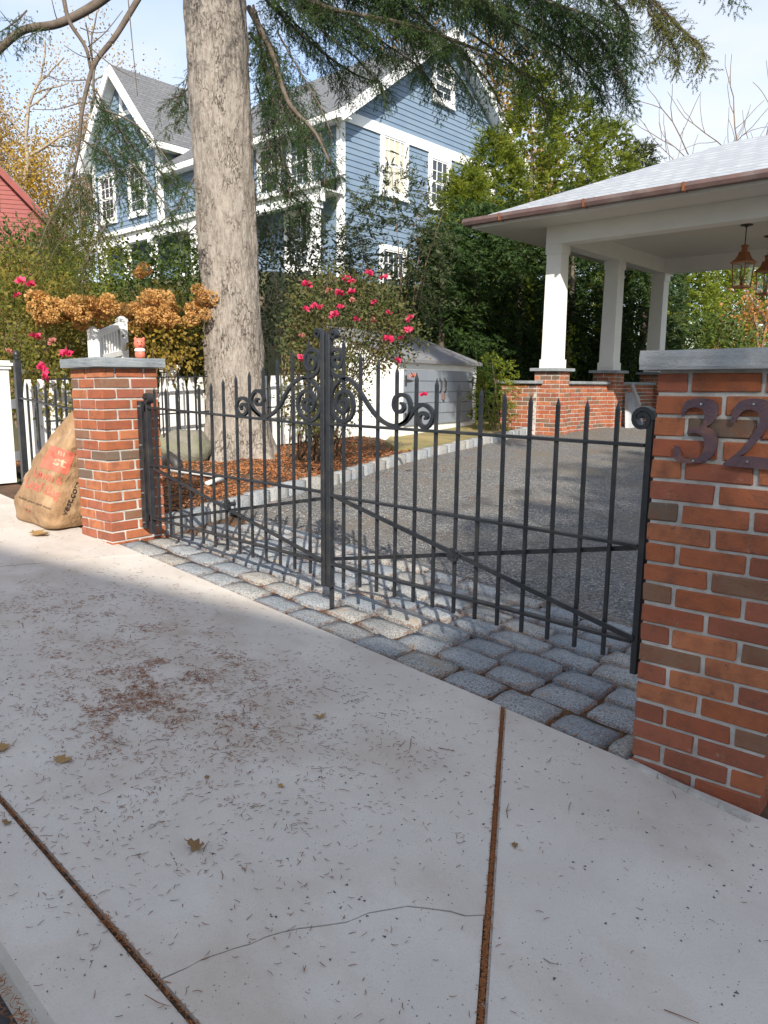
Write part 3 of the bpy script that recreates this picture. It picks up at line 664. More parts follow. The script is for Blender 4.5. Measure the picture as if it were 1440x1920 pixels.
# ================================================================== PAPER LEAF BAG
def bag():
    base = Vector((-4.45, -.075, gz(-4.45, -.1))); 
    secs = [(0.0, -4.46, -.075, .305, .150, 0), (.035, -4.465, -.075, .325, .168, 0), (.12, -4.45, -.07, .320, .175, 0), (.25, -4.41, -.05, .285, .170, 0), (.40, -4.365, -.02, .240, .150, 0), (.52, -4.32, .0, .200, .125, 0), (.60, -4.285, .02, .175, .105, .02), (.66, -4.25, .04, .140, .080, .03), (.73, -4.215, .06, .105, .050, .05), (.80, -4.19, .075, .075, .022, .06), (.825, -4.185, .08, .060, .012, .06)]
    n = 72; V = []
    cs = catmull(secs, 7); m = len(cs)
    for i, (z, cx_, cy_, hx, hy, sl_) in enumerate(cs):
        for k in range(n):
            a = 2*math.pi*k/n; c_, s_ = math.cos(a), math.sin(a); e = .42
            x = cx_+hx*math.copysign(abs(c_)**e, c_); y_ = cy_+hy*math.copysign(abs(s_)**e, s_)
            wv = mnoise.noise((x*5.5, y_*5.5+z*2, z*9)); w2 = mnoise.noise((x*16+9, y_*16, z*22+x*14)); w3 = 1-abs(mnoise.noise((x*6+z*9, y_*6, z*4-x*9)))*2
            r_ = .022*wv+.012*w2+.010*w3*min(1, z*5); nx_, ny_ = c_, s_
            zz = gz(cx_, cy_)+z-sl_*(x-cx_)/max(hx, .02)*.8 + .012*wv*min(1, z*8)
            tl = max(0, z-.05)
            V.append((x+nx_*r_, y_+ny_*r_-.0*tl, max(zz, gz(x, y_)+.004)))
    Fc = [(i*n+k, i*n+(k+1) % n, (i+1)*n+(k+1) % n, (i+1)*n+k) for i in range(m-1) for k in range(n)] + [tuple(range(n))[::-1], tuple((m-1)*n+k for k in range(n))]
    t = thing('leaf_bag', 'brown paper lawn and leaf bag slumped against the left pillar', 'bag', base)
    o = MB().add(V, Fc).build('sack', M['kraft'], t, smooth=True)
    bvh = BVHTree.FromPolygons([Vector(v) for v in V], Fc)
    co = Vector(CAM)
    def cast(u, v, off=.0025):
        d = Vector(ray(u, v)).normalized(); h_, nn, _, _ = bvh.ray_cast(co, d)
        if h_ is None: return None
        if nn.dot(d) > 0: nn = -nn
        return h_+nn*off
    def printed(name, verts, faces, mat, off=.0025):
        P = [cast(u, v, off) for u, v in verts]; Fk = [f for f in faces if all(P[i] is not None for i in f)]
        idx = sorted({i for f in Fk for i in f}); mp_ = {j: i for i, j in enumerate(idx)}
        if not Fk: return
        ob = MB().add([P[i] for i in idx], [tuple(mp_[i] for i in f) for f in Fk]).build(name, mat, o); return ob
    def q8(a, b): return (a/5.647, 640+b/5.647)
    A, B, C_, D = q8(545, 1102), q8(800, 1185), q8(712, 1418), q8(415, 1326)
    g = 12; vv = []
    for j in range(g+1):
        for i in range(g+1):
            s_, t_ = i/g, j/g; l = np.array(A)*(1-t_)+np.array(D)*t_; r_ = np.array(B)*(1-t_)+np.array(C_)*t_; vv.append(tuple(l*(1-s_)+r_*s_))
    printed('red_print_panel', vv, [(j*(g+1)+i, j*(g+1)+i+1, (j+1)*(g+1)+i+1, (j+1)*(g+1)+i) for j in range(g) for i in range(g)], M['print_red'], .003)
    def text(s, name, o0, xv, yv, mat, off=.0035, bold=0.0):
        cu = bpy.data.curves.new(name, 'FONT'); cu.body = s; cu.size = 1; cu.offset = bold; cu.resolution_u = 3; ob = bpy.data.objects.new(name, cu); COL.objects.link(ob)
        dg = bpy.context.evaluated_depsgraph_get(); me = bpy.data.meshes.new_from_object(ob.evaluated_get(dg)); bpy.data.objects.remove(ob)
        bm = bmesh.new(); bm.from_mesh(me); bmesh.ops.triangulate(bm, faces=bm.faces); bmesh.ops.subdivide_edges(bm, edges=[e for e in bm.edges if e.calc_length() > .25], cuts=1)
        bmesh.ops.triangulate(bm, faces=bm.faces)
        xs_ = [v.co.x for v in bm.verts]; wd = max(xs_); bm.verts.index_update()
        P = [(o0[0]+xv[0]*v.co.x/wd+yv[0]*v.co.y/.73, o0[1]+xv[1]*v.co.x/wd+yv[1]*v.co.y/.73) for v in bm.verts]
        Fk = [tuple(v.index for v in f.verts) for f in bm.faces]; bm.free(); bpy.data.meshes.remove(me)
        printed(name, P, Fk, mat, off)
    def txt(s, name, p0, p1, up, mat, off=.0035, bold=0.0):
        a = q8(*p0); b = q8(*p1); text(s, name, a, (b[0]-a[0], b[1]-a[1]), (up[0]/5.647, up[1]/5.647), mat, off, bold)
    txt('st', 'print_lettering', (560, 1300), (690, 1345), (30, -105), M['print_red_light'], .0045, .02)
    txt('BI', 'print_lettering', (610, 1195), (680, 1222), (12, -45), M['print_red_light'], .0045, .01)
    txt('Lawn &', 'print_lettering', (345, 1418), (650, 1525), (30, -92), M['print_red'], .0035, .012)
    txt('Leaf Bag', 'print_lettering', (255, 1530), (620, 1672), (34, -104), M['print_red'], .0035, .012)
    txt('leaves grass yard waste', 'print_lettering', (200, 1655), (535, 1785), (8, -26), M['print_dark'], .0035)
    txt('vest.com', 'print_lettering', (700, 1850), (850, 1500), (-62, -28), M['print_dark'], .0035, .02)
    vv = []; ff = []
    for k in range(3):
        a0 = k*2.094+.3
        for j in range(5):
            for r_ in (18, 27):
                a = a0+j*.36; vv.append(q8(297+r_*math.cos(a), 1775+r_*1.25*math.sin(a)))
        ff += [(k*10+2*j, k*10+2*j+1, k*10+2*j+3, k*10+2*j+2) for j in range(4)]
    printed('recycling_mark', vv, ff, M['print_red'], .0035)
bag()

# ================================================================== FENCES
def iron_fence(name, label, A, B, n, hgt, group, post=True, railz=(.86, .1), thick=.016):
    A = np.array(A, float); B = np.array(B, float); t = thing(name, label, 'fence', (A[0], A[1], gz(*A)), group=group)
    up = lambda q, z: (q[0], q[1], gz(q[0], q[1])+z)
    for k in range(n):
        q = A+(B-A)*(k+1)/(n+1); z0 = gz(*q); mb = bar(q[0], z0+.05, z0+hgt+.0*k, thick, True, q[1]); mb.build('picket', M['iron'], t)
    for rz_ in railz: MB().beam(up(A, rz_), up(B, rz_), .028, .014).build('rail', M['iron'], t)
    if post:
        z0 = gz(*A); p_ = MB().box((A[0], A[1], z0+.55), (.052, .052, 1.12)).build('post', M['iron'], t); bevel_obj(p_, .003)
        MB().lathe([(.012, 0), (.03, .006), (.014, .018), (.026, .034), (.028, .05), (.018, .072), (.004, .088)], (A[0], A[1], z0+1.108), 10).build('finial', M['iron'], t, True)
    return t
iron_fence('iron_fence', 'short black iron fence with ball-topped post behind the leaf bag', (-5.93, .30), (-4.03, .22), 8, .93, 'iron fences', True, (.78, .12))
iron_fence('iron_fence', 'thin black iron fence standing in front of white pickets behind the gate', (-6.02, .55), (-6.30, 4.3), 17, .99, 'iron fences', False, (.93, .55), .012)
def white_fence(label, A, B, hgt, pw=.088, gap=.032):
    A = np.array(A, float); B = np.array(B, float); d = B-A; l = np.linalg.norm(d); d /= l; ang = math.atan2(d[1], d[0])
    t = thing('picket_fence', label, 'fence', (A[0], A[1], gz(*A)))
    n_ = np.array([d[1], -d[0]])
    k = 0; x = .14
    while x < l-.1:
        q = A+d*x; z0 = gz(*q); w_ = pw/2; th = .02
        pts = [(-w_, .06), (w_, .06), (w_, hgt-.14), (w_*.55, hgt), (-w_*.55, hgt), (-w_, hgt-.14)]
        P = [(q[0]+d[0]*a+n_[0]*.02, q[1]+d[1]*a+n_[1]*.02, z0+z) for a, z in pts]
        MB().prism(P, (-n_[0]*th, -n_[1]*th, 0)).build('picket', M['white_paint'], t); x += pw+gap
    for zz in (.22, hgt-.22):
        a, b = A, B; MB().beam((a[0]-n_[0]*.03, a[1]-n_[1]*.03, gz(*a)+zz), (b[0]-n_[0]*.03, b[1]-n_[1]*.03, gz(*b)+zz), .04, .085).build('rail', M['white_paint'], t)
    return t
def white_post(label, q, hgt, w_=.13, rz=0.):
    t = thing('fence_post', label, 'fence post', (q[0], q[1], gz(*q)), group='white fence posts'); z0 = gz(*q)
    bevel_obj(MB().box((q[0], q[1], z0+hgt/2), (w_, w_, hgt), rz).build('shaft', M['white_paint'], t), .004)
    mb = MB(); mb.box((q[0], q[1], z0+hgt+.014), (w_+.03, w_+.03, .03), rz); mb.box((q[0], q[1], z0+hgt+.042), (w_+.055, w_+.055, .026), rz); mb.box((q[0], q[1], z0+hgt+.064), (w_+.02, w_+.02, .02), rz)
    mb.build('cap', M['white_paint'], t)
pA = Gs(5, 906); white_fence('white picket fence running back from the street behind the iron fence', (-6.22, .35), (-6.62, 6.6), .92)
white_post('white fence post at the left edge beside the iron fence', (-6.17, .20), 1.02, .17)
qf = dep(322, 690, 8.55); white_post('white capped fence post showing just right of the left pillar cap', (-6.40, 2.06), .97, .12, -.06)

# ================================================================== SPRUCE
TB = Gd(450, 862); TBx, TBy = TB[0], TB[1]
trunk_r = 103/F*np.dot(TB-CAM, CF)/2
def trunk_c(z):                                            # slight lean to the left
    a = max(0, z-TB[2]); lean = -.032*a
    return np.array([TBx+CR[0]*lean, TBy+CR[1]*lean, z])
spr = thing('spruce_tree', 'tall spruce with pale flaky trunk standing behind the left gate leaf', 'tree', (TBx, TBy, TB[2]))
V = []; zs = np.concatenate([np.arange(TB[2]-.15, 4.3, .022), np.arange(4.3, 12, .3)]); n = 120
for z in zs:
    c = trunk_c(z); a_ = z-TB[2]; rr_ = trunk_r*(1.0 if z < 4.6 else max(.15, 1-.11*(z-4.6))) + .15*math.exp(-max(0, a_)*3.4)
    for k in range(n):
        an = 6.28318*k/n; u_ = (math.cos(an)*2.2, math.sin(an)*2.2)
        d_ = .020*mnoise.noise((u_[0]*1.6, u_[1]*1.6, z*1.6))+.012*mnoise.noise((u_[0]*5, u_[1]*5, z*5))+.008*mnoise.noise((u_[0]*11, u_[1]*11, z*9))
        d_ += .007*mnoise.noise((u_[0]*17, u_[1]*17, z*8+3))+.006*abs(mnoise.noise((u_[0]*26, u_[1]*26, z*13)))
        d_ += .10*math.exp(-max(0, a_)*4)*math.sin(an*5+1)
        V.append((c[0]+(rr_+d_)*math.cos(an), c[1]+(rr_+d_)*math.sin(an), z))
m = len(zs)
MB().add(V, [(i*n+k, i*n+(k+1) % n, (i+1)*n+(k+1) % n, (i+1)*n+k) for i in range(m-1) for k in range(n)]).build('trunk', M['bark'], spr, True)
kn = MB()                                                  # branch stubs
for (u, v, r_) in ((350, 60, .07), (395, 120, .03), (470, 180, .03), (452, 445, .025), (380, 250, .04), (440, 330, .02), (478, 560, .02), (430, 90, .03), (405, 640, .02)):
    zc = None
    d = ray(u, v); q = CAM+d*(np.dot(TB-CAM, CF)*.99-trunk_r*.6); c = trunk_c(q[2]); o_ = unit(q-c)
    p0 = c+o_*(trunk_r-.02); kn.tube([p0, p0+o_*.05, p0+o_*.065], [r_*1.3, r_, r_*.6], 9)
kn.build('branch_stubs', M['dead_wood'], spr, True)['kind'] = 'stuff'

NV, NF, OV, WV = [], [], [], MB()
def hang(P0, side, ln, store, dens=1.0):
    """one drooping branchlet clothed with needle twigs"""
    n_ = 7; d = unit(side*.9+np.array([0, 0, -.10])); P = [np.array(P0)]
    for i in range(n_):
        d = unit(d+np.array([0, 0, -.15])+RNG.normal(size=3)*.15); P.append(P[-1]+d*ln/n_)
    P = np.array(P); WV.tube([tuple(p) for p in P[::2]], [.0032, .0028, .002, .0015][:len(P[::2])], 3, False)
    k = max(4, int(ln/.034*dens)); tt = np.linspace(.05, 1, k); S_ = tt*n_; i0 = np.minimum(S_.astype(int), n_-1); fr = (S_-i0)[:, None]
    A = P[i0]*(1-fr)+P[i0+1]*fr; D = unit(P[i0+1]-P[i0])
    sgn = np.where(np.arange(k) % 2 == 0, 1, -1)[:, None]; sd = unit(np.cross(D, RNG.normal(size=(k, 3))*.35+np.array(side)))
    tl = (.105*(1-.55*tt)+.03)*RNG.uniform(.6, 1.3, k)
    TD = unit(D*.75+sd*sgn*.75+np.array([0, 0, -.15]))
    A = np.vstack([A, P[-1:]]); TD = np.vstack([TD, D[-1:]]); tl = np.append(tl, .06)
    m_ = 26; f_ = np.linspace(.02, 1, m_); B = (A[:, None, :]+TD[:, None, :]*(tl[:, None]*f_)[:, :, None]).reshape(-1, 3)
    Dn = np.repeat(TD, m_, 0); pr = unit(np.cross(Dn, RNG.normal(size=Dn.shape)))
    store.append((B, Dn*.62+pr*.8))
def bough(pts, dens=1.0, hl=(.25, .5), r0=.03, r1=.006, store=None, start=.12, rate=.055):
    store = NV if store is None else store
    P = np.array(catmull(pts, 7)); m_ = len(P); WV.tube([tuple(p) for p in P], list(np.linspace(r0, r1, m_)), 7)
    sl_ = np.linalg.norm(np.diff(P, axis=0), axis=1); cum = np.concatenate([[0], np.cumsum(sl_)]); Lt = cum[-1]; s_ = Lt*start
    while s_ < Lt:
        i = min(np.searchsorted(cum, s_)-1, m_-2); f_ = (s_-cum[i])/max(1e-6, sl_[i]); q = P[i]*(1-f_)+P[i+1]*f_; d = unit(P[i+1]-P[i])
        sd = unit(np.cross(d, [0, 0, 1.])+1e-6)
        for sg in (-1, 1):
            hang(q, sd*sg*RNG.uniform(.4, 1.0)+d*RNG.uniform(.2, .8), RNG.uniform(*hl), store)
        s_ += rate*RNG.uniform(.7, 1.3)/dens
def B3(l): return [dep(u, v, d) for u, v, d in l]
TD_ = float(np.dot(TB-CAM, CF))
bough(B3([(467, 15, 8.3), (510, 100, 7.9), (540, 190, 7.6), (590, 248, 7.4), (618, 305, 7.3)]), 1.0, (.2, .42), .034, .012)
bough(B3([(470, -60, 8.3), (600, 10, 7.6), (760, 45, 7.2), (900, 95, 6.9), (1010, 150, 6.7)]), 1.15, (.25, .5))
bough(B3([(470, -140, 8.3), (700, -60, 7.2), (900, -25, 6.6), (1080, 20, 6.2), (1180, 75, 6.0)]), 1.25, (.28, .55))
bough(B3([(470, -200, 8.3), (760, -140, 6.8), (1020, -80, 6.0), (1160, 10, 5.7), (1180, 60, 5.7)]), 1.1, (.25, .5))
bough(B3([(470, -80, 8.4), (560, -10, 8.7), (650, 60, 8.9), (745, 115, 9.1)]), 1.2, (.25, .5))
bough(B3([(470, -100, 8.3), (640, -60, 7.9), (800, -20, 7.7), (960, 20, 7.5), (1100, 90, 7.3)]), 1.3, (.3, .55))
bough(B3([(468, 60, 8.2), (520, 140, 8.5), (556, 230, 8.7), (575, 320, 8.8)]), 1.0, (.2, .42), .02)
bough(B3([(470, -30, 8.3), (560, 60, 8.0), (650, 130, 8.0), (720, 160, 8.1)]), .9, (.2, .4), .02)
bough(B3([(475, 10, 8.2), (520, 230, 8.0), (530, 300, 8.0), (545, 370, 8.0)]), .8, (.15, .34), .015)
bough(B3([(600, -90, 8.3), (760, 40, 8.0), (850, 130, 8.0), (890, 190, 8.0)]), 1.0, (.2, .45), .015)
bough(B3([(500, -120, 8.3), (600, -30, 8.0), (690, 10, 8.2), (800, 60, 8.4)]), 1.2, (.3, .5), .02)
bough(B3([(700, -110, 7.6), (900, 0, 7.2), (1020, 90, 7.0), (1075, 165, 6.9)]), 1.1, (.25, .45), .015)
bough(B3([(800, -160, 6.9), (960, -40, 6.5), (1110, 60, 6.3), (1165, 150, 6.2)]), 1.0, (.25, .45), .012)
bough(B3([(700, -240, 7.0), (1000, -160, 5.9), (1160, -60, 5.5), (1270, 45, 5.3), (1318, 92, 5.2)]), .9, (.14, .26), .015, .005, OV, .72)
bough(B3([(700, -260, 6.8), (1050, -190, 5.5), (1280, -100, 5.1), (1385, -25, 5.0)]), .9, (.14, .24), .015, .005, NV, .6)
for l_ in ([(480, 20, 8.2), (500, 90, 8.0), (520, 160, 7.9), (535, 230, 7.8)], [(520, 60, 7.9), (560, 130, 7.8), (600, 200, 7.7), (625, 260, 7.7)], [(560, 10, 7.8), (620, 70, 7.7), (680, 120, 7.7), (720, 170, 7.7)], [(640, 20, 7.7), (720, 80, 7.6), (790, 130, 7.6), (830, 190, 7.6)],
           [(800, 40, 7.2), (870, 100, 7.1), (920, 160, 7.1), (940, 200, 7.1)], [(880, 60, 7.0), (960, 120, 6.9), (1010, 180, 6.8), (1030, 220, 6.8)], [(960, 40, 6.8), (1050, 90, 6.6), (1110, 150, 6.5), (1135, 200, 6.5)], [(1060, 20, 6.3), (1130, 80, 6.2), (1165, 140, 6.1), (1178, 190, 6.1)], [(1080, -30, 6.2), (1150, 20, 6.0), (1180, 70, 6.0)],
           [(490, 240, 8.2), (520, 300, 8.1), (560, 350, 8.0), (590, 390, 8.0)], [(600, 250, 7.5), (612, 300, 7.4), (608, 350, 7.4)], [(480, 160, 8.3), (500, 220, 8.3), (505, 290, 8.3), (495, 350, 8.3)]):
    bough(B3(l_), .8, (.14, .34), .010)
for l_ in ([(1150, -60, 5.6), (1215, 10, 5.4), (1245, 60, 5.3), (1235, 110, 5.3)], [(1200, -20, 5.4), (1270, 50, 5.3), (1310, 80, 5.2), (1325, 110, 5.2)], [(1215, 20, 5.35), (1260, 80, 5.3), (1275, 120, 5.3)]): bough(B3(l_), .8, (.10, .2), .007, .004, OV)
for l_ in ([(480, -70, 8.2), (560, -20, 7.8), (640, 30, 7.6), (700, 70, 7.5)], [(480, -40, 8.2), (540, 30, 8.2), (600, 90, 8.2), (640, 150, 8.3)], [(520, -90, 8.0), (680, -40, 7.6), (780, 20, 7.5), (830, 80, 7.5)],
           [(560, -80, 8.6), (700, -30, 8.6), (800, 0, 8.6), (900, 40, 8.6)], [(480, 40, 8.3), (500, 150, 8.4), (515, 260, 8.4), (520, 340, 8.4)], [(640, -100, 7.2), (820, -50, 7.0), (920, 20, 6.9), (990, 100, 6.9)], [(900, -110, 6.6), (1010, -20, 6.4), (1090, 70, 6.3), (1130, 140, 6.3)],
           [(540, 200, 7.6), (580, 270, 7.5), (590, 330, 7.5)], [(480, 300, 8.3), (530, 350, 8.2), (570, 385, 8.2)], [(700, -60, 8.0), (760, 60, 8.2), (800, 150, 8.3)]):
    bough(B3(l_), .95, (.22, .46), .014)
# left side, mostly bare hanging limbs with a few clothed ends
def limb(pts, r0, r1): WV.tube([tuple(p) for p in catmull(pts, 6)], list(np.linspace(r0, r1, (len(pts)-1)*6+1)), 8)
limb(B3([(275, -30, 7.6), (252, 10, 7.5), (215, 70, 7.4), (180, 115, 7.3), (163, 165, 7.3), (153, 215, 7.2), (148, 270, 7.2), (137, 335, 7.2)]), .034, .012)
limb(B3([(240, -40, 7.4), (180, 8, 7.3), (110, 44, 7.2), (45, 56, 7.1), (0, 92, 7.0), (-60, 150, 7.0)]), .046, .03)
limb(B3([(118, -10, 7.2), (130, 40, 7.2), (160, 88, 7.25), (170, 130, 7.3)]), .022, .014)
for a, b in (((165, 88), (230, 20)), ((180, 110), (120, 85)), ((150, 52), (205, 58)), ((170, 90), (260, 150)), ((160, 150), (80, 140)), ((152, 192), (60, 205)), ((110, 45), (95, -10)), ((240, -5), (258, 180)), ((40, 56), (0, 20)), ((35, 60), (5, 60))):
    p = dep(a[0], a[1], 7.3); q = dep(b[0], b[1], 7.3+random.uniform(-.3, .3)); md = (p+q)/2+np.array([0, 0, -.03]); limb([p, md, q], .006, .003)
bough(B3([(176, 125, 7.3), (178, 180, 7.25), (215, 235, 7.2), (262, 285, 7.1)]), .9, (.2, .42), .012, .005, NV, .35)
bough(B3([(150, 260, 7.2), (200, 290, 7.1), (240, 330, 7.0), (262, 370, 7.0)]), .8, (.15, .35), .01, .004, NV, .1)
bough(B3([(270, 290, 7.1), (310, 330, 7.1), (345, 360, 7.2)]), .8, (.12, .28), .008, .004)
bough(B3([(362, 100, 8.2), (345, 170, 8.0), (325, 205, 7.9)]), .6, (.08, .18), .008, .004)
bough(B3([(360, 190, 8.2), (338, 225, 8.0), (310, 238, 7.9)]), .6, (.08, .16), .008, .004)
bough(B3([(95, 40, 7.2), (70, 60, 7.1), (30, 75, 7.0)]), .5, (.08, .2), .006, .003, NV, .2)
bough(B3([(145, 320, 7.2), (130, 400, 7.1), (120, 450, 7.0)]), .8, (.18, .34), .008, .004, OV)
bough(B3([(140, 330, 7.2), (175, 400, 7.1), (195, 440, 7.0)]), .8, (.15, .3), .008, .004, OV)
bough(B3([(60, 380, 7.4), (95, 430, 7.2), (110, 480, 7.1)]), .8, (.15, .3), .008, .004, OV)
for l_ in ([(165, 150, 7.3), (200, 200, 7.2), (230, 250, 7.1), (250, 300, 7.1)], [(180, 200, 7.2), (250, 230, 7.1), (300, 280, 7.0), (330, 330, 7.0)], [(160, 240, 7.2), (190, 270, 7.1), (215, 320, 7.0), (225, 380, 7.0)], [(200, 260, 7.1), (250, 310, 7.0), (300, 370, 7.0), (330, 410, 7.0)],
           [(150, 290, 7.2), (165, 340, 7.1), (180, 390, 7.1)], [(360, 160, 8.2), (335, 180, 8.0), (318, 186, 7.9)], [(365, 330, 8.2), (340, 380, 8.0), (320, 400, 7.9)], [(370, 420, 8.3), (345, 440, 8.1), (300, 430, 8.0)], [(50, 20, 7.1), (30, 40, 7.0), (0, 60, 7.0)]):
    bough(B3(l_), .85, (.14, .32), .009, .004)
for l_ in ([(140, 340, 7.2), (90, 420, 7.1), (70, 480, 7.0)], [(150, 330, 7.2), (150, 420, 7.0), (165, 500, 6.9)], [(200, 420, 7.0), (170, 470, 6.9), (150, 530, 6.9)]): bough(B3(l_), .8, (.16, .3), .008, .004, OV)
# boughs higher up, above the picture
r2 = random.Random(5)
for k in range(9):
    z0 = 5.4+k*.5; az = r2.uniform(0, 6.28); ln = r2.uniform(2.4, 3.6)*(1-.03*k); c = trunk_c(z0); dv = np.array([math.cos(az), math.sin(az), 0])
    bough([c, c+dv*ln*.35+[0, 0, .05], c+dv*ln*.7+[0, 0, -.15], c+dv*ln+[0, 0, -.5]], .36, (.3, .5))
for k, (az, ln, z0) in enumerate(((-.95, 2.6, 4.7), (-.60, 2.9, 5.2), (-.25, 2.7, 4.9), (-1.25, 2.5, 5.6), (-.75, 3.0, 6.0), (-.4, 2.4, 5.9))):  # sunward boughs out of view, added to shade the upper trunk
    c = trunk_c(z0); dv = np.array([math.cos(az), math.sin(az), 0]); bough([c, c+dv*ln*.35+[0, 0, .05], c+dv*ln*.7+[0, 0, -.1], c+dv*ln+[0, 0, -.3]], .42, (.3, .55))
WV.build('limbs', M['dead_wood'], spr, True)
for nm, st, mt in (('needle_crown', NV, 'spruce'), ('olive_sprays', OV, 'spruce_olive')):
    P = np.vstack([a for a, _ in st]); D = np.vstack([b for _, b in st]); V, Fi = needles(P, D, RNG.uniform(.013, .021, (len(P), 1)), .0027)
    npmesh(nm, V, Fi, M[mt], spr)

# ================================================================== FOLIAGE BUILDERS
def clumped(centers, outd, per, spread, ln, wd, elong=1.0, dirmix=.7):
    c = np.repeat(centers, per, 0); o_ = np.repeat(outd, per, 0); n_ = len(c)
    P = c+RNG.normal(size=(n_, 3))*spread+o_*RNG.uniform(-1, 1, (n_, 1))*spread*elong
    D = unit(o_*dirmix+RNG.normal(size=(n_, 3))*.6+np.array([0, 0, -.1])); return leaves(P, D, ln, wd)
PVX = (np.array([-5.544, 7.993]), np.array([.99946, .033]), np.array([-.033, .99946]))
def outside(P):                                            # keep foliage out of the pavilion
    a = (P[:, :2]-PVX[0])@PVX[1]; b = (P[:, :2]-PVX[0])@PVX[2]; return ~((a > -.45) & (b > -.5) & (b < 5.4) & (P[:, 2] < 3.9)) & ~((a > -1.35) & (b > -.9) & (b < 5.6) & (P[:, 2] > 1.9) & (P[:, 2] < 3.6))
def shell(n_, c, r, zmin=-1, power=.4):
    d = unit(RNG.normal(size=(n_*3, 3))); d = d[d[:, 2] > zmin][:n_]; k = RNG.uniform(0, 1, (len(d), 1))**power
    nz_ = np.array([mnoise.noise(Vector(x*2.3+np.array(c)*.7)) for x in d])[:, None]
    P = np.array(c)+d*np.array(r)*(.35+.65*k)*(1+.22*nz_); q = outside(P); return P[q], d[q]
def sprays(centers, outd, per, Lx, ln, wd, droop=-.15):
    n_ = len(centers); ax = unit(outd*.8+RNG.normal(size=(n_, 3))*.5+np.array([0, 0, droop])); sd = unit(np.cross(ax, RNG.normal(size=(n_, 3))*.6+np.array([0, 0, 1.])))
    j = np.arange(per); f_ = (j/per)[None, :, None]; sg = np.where(j % 2 == 0, 1, -1)[None, :, None]; Lr = Lx*RNG.uniform(.6, 1.3, (n_, 1, 1))
    c = centers+RNG.normal(size=(n_, 3))*Lx*.25
    P = c[:, None]+ax[:, None]*f_*Lr+np.array([0, 0, -1.])*(f_**2)*Lr*.25
    D = unit(ax[:, None]*.75+sd[:, None]*sg*(1-.6*f_)+RNG.normal(size=(n_, per, 3))*.14)
    l = (ln*(1.1-.6*f_)*RNG.uniform(.75, 1.25, (n_, per, 1))).reshape(-1)
    return leaves(P.reshape(-1, 3), D.reshape(-1, 3), l, wd)
def shrub(name, label, cat, c, r, n_, per, ln, wd, mat, spread=None, stems=6, base=None, group=None, parent=None, stemmat='twig', crown='foliage', fern=False):
    gz0 = gz(c[0], c[1]) if base is None else base
    t = parent or thing(name, label, cat, (c[0], c[1], gz0), group=group)
    P, d = shell(n_, c, r, -.95); V, Fi = sprays(P, d, per, ln*3.2, ln, wd) if fern else clumped(P, d, per, spread or ln*1.6, ln, wd); npmesh(crown, V, Fi, M[mat], t)
    for k in range(stems):
        e = P[int(RNG.integers(len(P)))]; b = np.array([c[0]+RNG.normal()*.12*r[0], c[1]+RNG.normal()*.12*r[1], gz0-.03]); md = b*.45+e*.55; md[:2] = b[:2]*.6+e[:2]*.4
        MB().tube([tuple(x) for x in catmull([b, md, e], 3)], list(np.linspace(.014, .004, 7))).build('stem', M[stemmat], t)
    return t, P
def conifer(name, label, c, rad_, ztop, n_, per, ln, wd, mat, zb=None, group=None, pw=.9, droop=-.1, trunk=True, seed=0, zlow=.02, spread=None):
    z0 = gz(c[0], c[1]) if zb is None else zb; t = thing(name, label, 'tree', (c[0], c[1], z0), group=group)
    u = RNG.uniform(zlow, 1, n_)**1.15; az = RNG.uniform(0, 6.283, n_); R = rad_*(1-u)**pw+.05
    nz_ = np.array([mnoise.noise((math.cos(a)*1.8+c[0], math.sin(a)*1.8+c[1], h_*7+seed)) for a, h_ in zip(az, u)])
    k = (.45+.55*RNG.uniform(0, 1, n_)**.45)*(1+.34*nz_)
    d = np.stack([np.cos(az), np.sin(az), np.full(n_, droop)], 1); P = np.stack([c[0]+R*k*np.cos(az), c[1]+R*k*np.sin(az), z0+(ztop-z0)*u], 1)
    q = outside(P); P, d = P[q], d[q]
    V, Fi = sprays(P, d, per, ln*3.0, ln, wd, droop); npmesh('crown', V, Fi, M[mat], t)
    if trunk: MB().tube([(c[0], c[1], z0-.1), (c[0]+.03, c[1], z0+(ztop-z0)*.45), (c[0], c[1], z0+(ztop-z0)*.82)], [rad_*.07+.03, rad_*.04+.02, .012], 9).build('trunk', M['dead_wood'], t, True)
    return t
def broadleaf(name, label, c, ztop, r, mats, n_, per, ln, wd, group=None, bark='pale_bark', zb=None, sparse=.5, tr=.14, lean=0.):
    z0 = gz(c[0], c[1]) if zb is None else zb; t = thing(name, label, 'tree', (c[0], c[1], z0), group=group); H = ztop-z0
    mb = MB(); tips = []
    def grow(p, d, l, r_, lev):
        q = p; pts = [p]; 
        for i in range(4): d = unit(d+RNG.normal(size=3)*.13+np.array([0, 0, .04])); q = q+d*l/4; pts.append(q)
        mb.tube([tuple(x) for x in pts], list(np.linspace(r_, r_*.6, 5)), 6 if lev < 2 else 4, False)
        if lev >= 3: tips.extend(pts[1:]); return
        for k in range(3 if lev else 4):
            f_ = pts[2+k % 3]; nd = unit(d*.75+unit(RNG.normal(size=3))*np.array([1, 1, .6])*.75); grow(f_, nd, l*.62, r_*.5, lev+1)
        grow(q, d, l*.7, r_*.6, lev+1)
    grow(np.array([c[0], c[1], z0-.1]), np.array([lean, 0, 1.]), H*.42, tr, 0)
    mb.build('trunk', M[bark], t, True); T = np.array(tips)
    if n_:
        for i, mt in enumerate(mats):
            I = RNG.integers(0, len(T), n_); P = T[I]+RNG.normal(size=(n_, 3))*r*.10; V, Fi = clumped(P, unit(RNG.normal(size=(n_, 3))), per, r*.05+ln, ln, wd); npmesh('crown', V, Fi, M[mt], t)
    return t

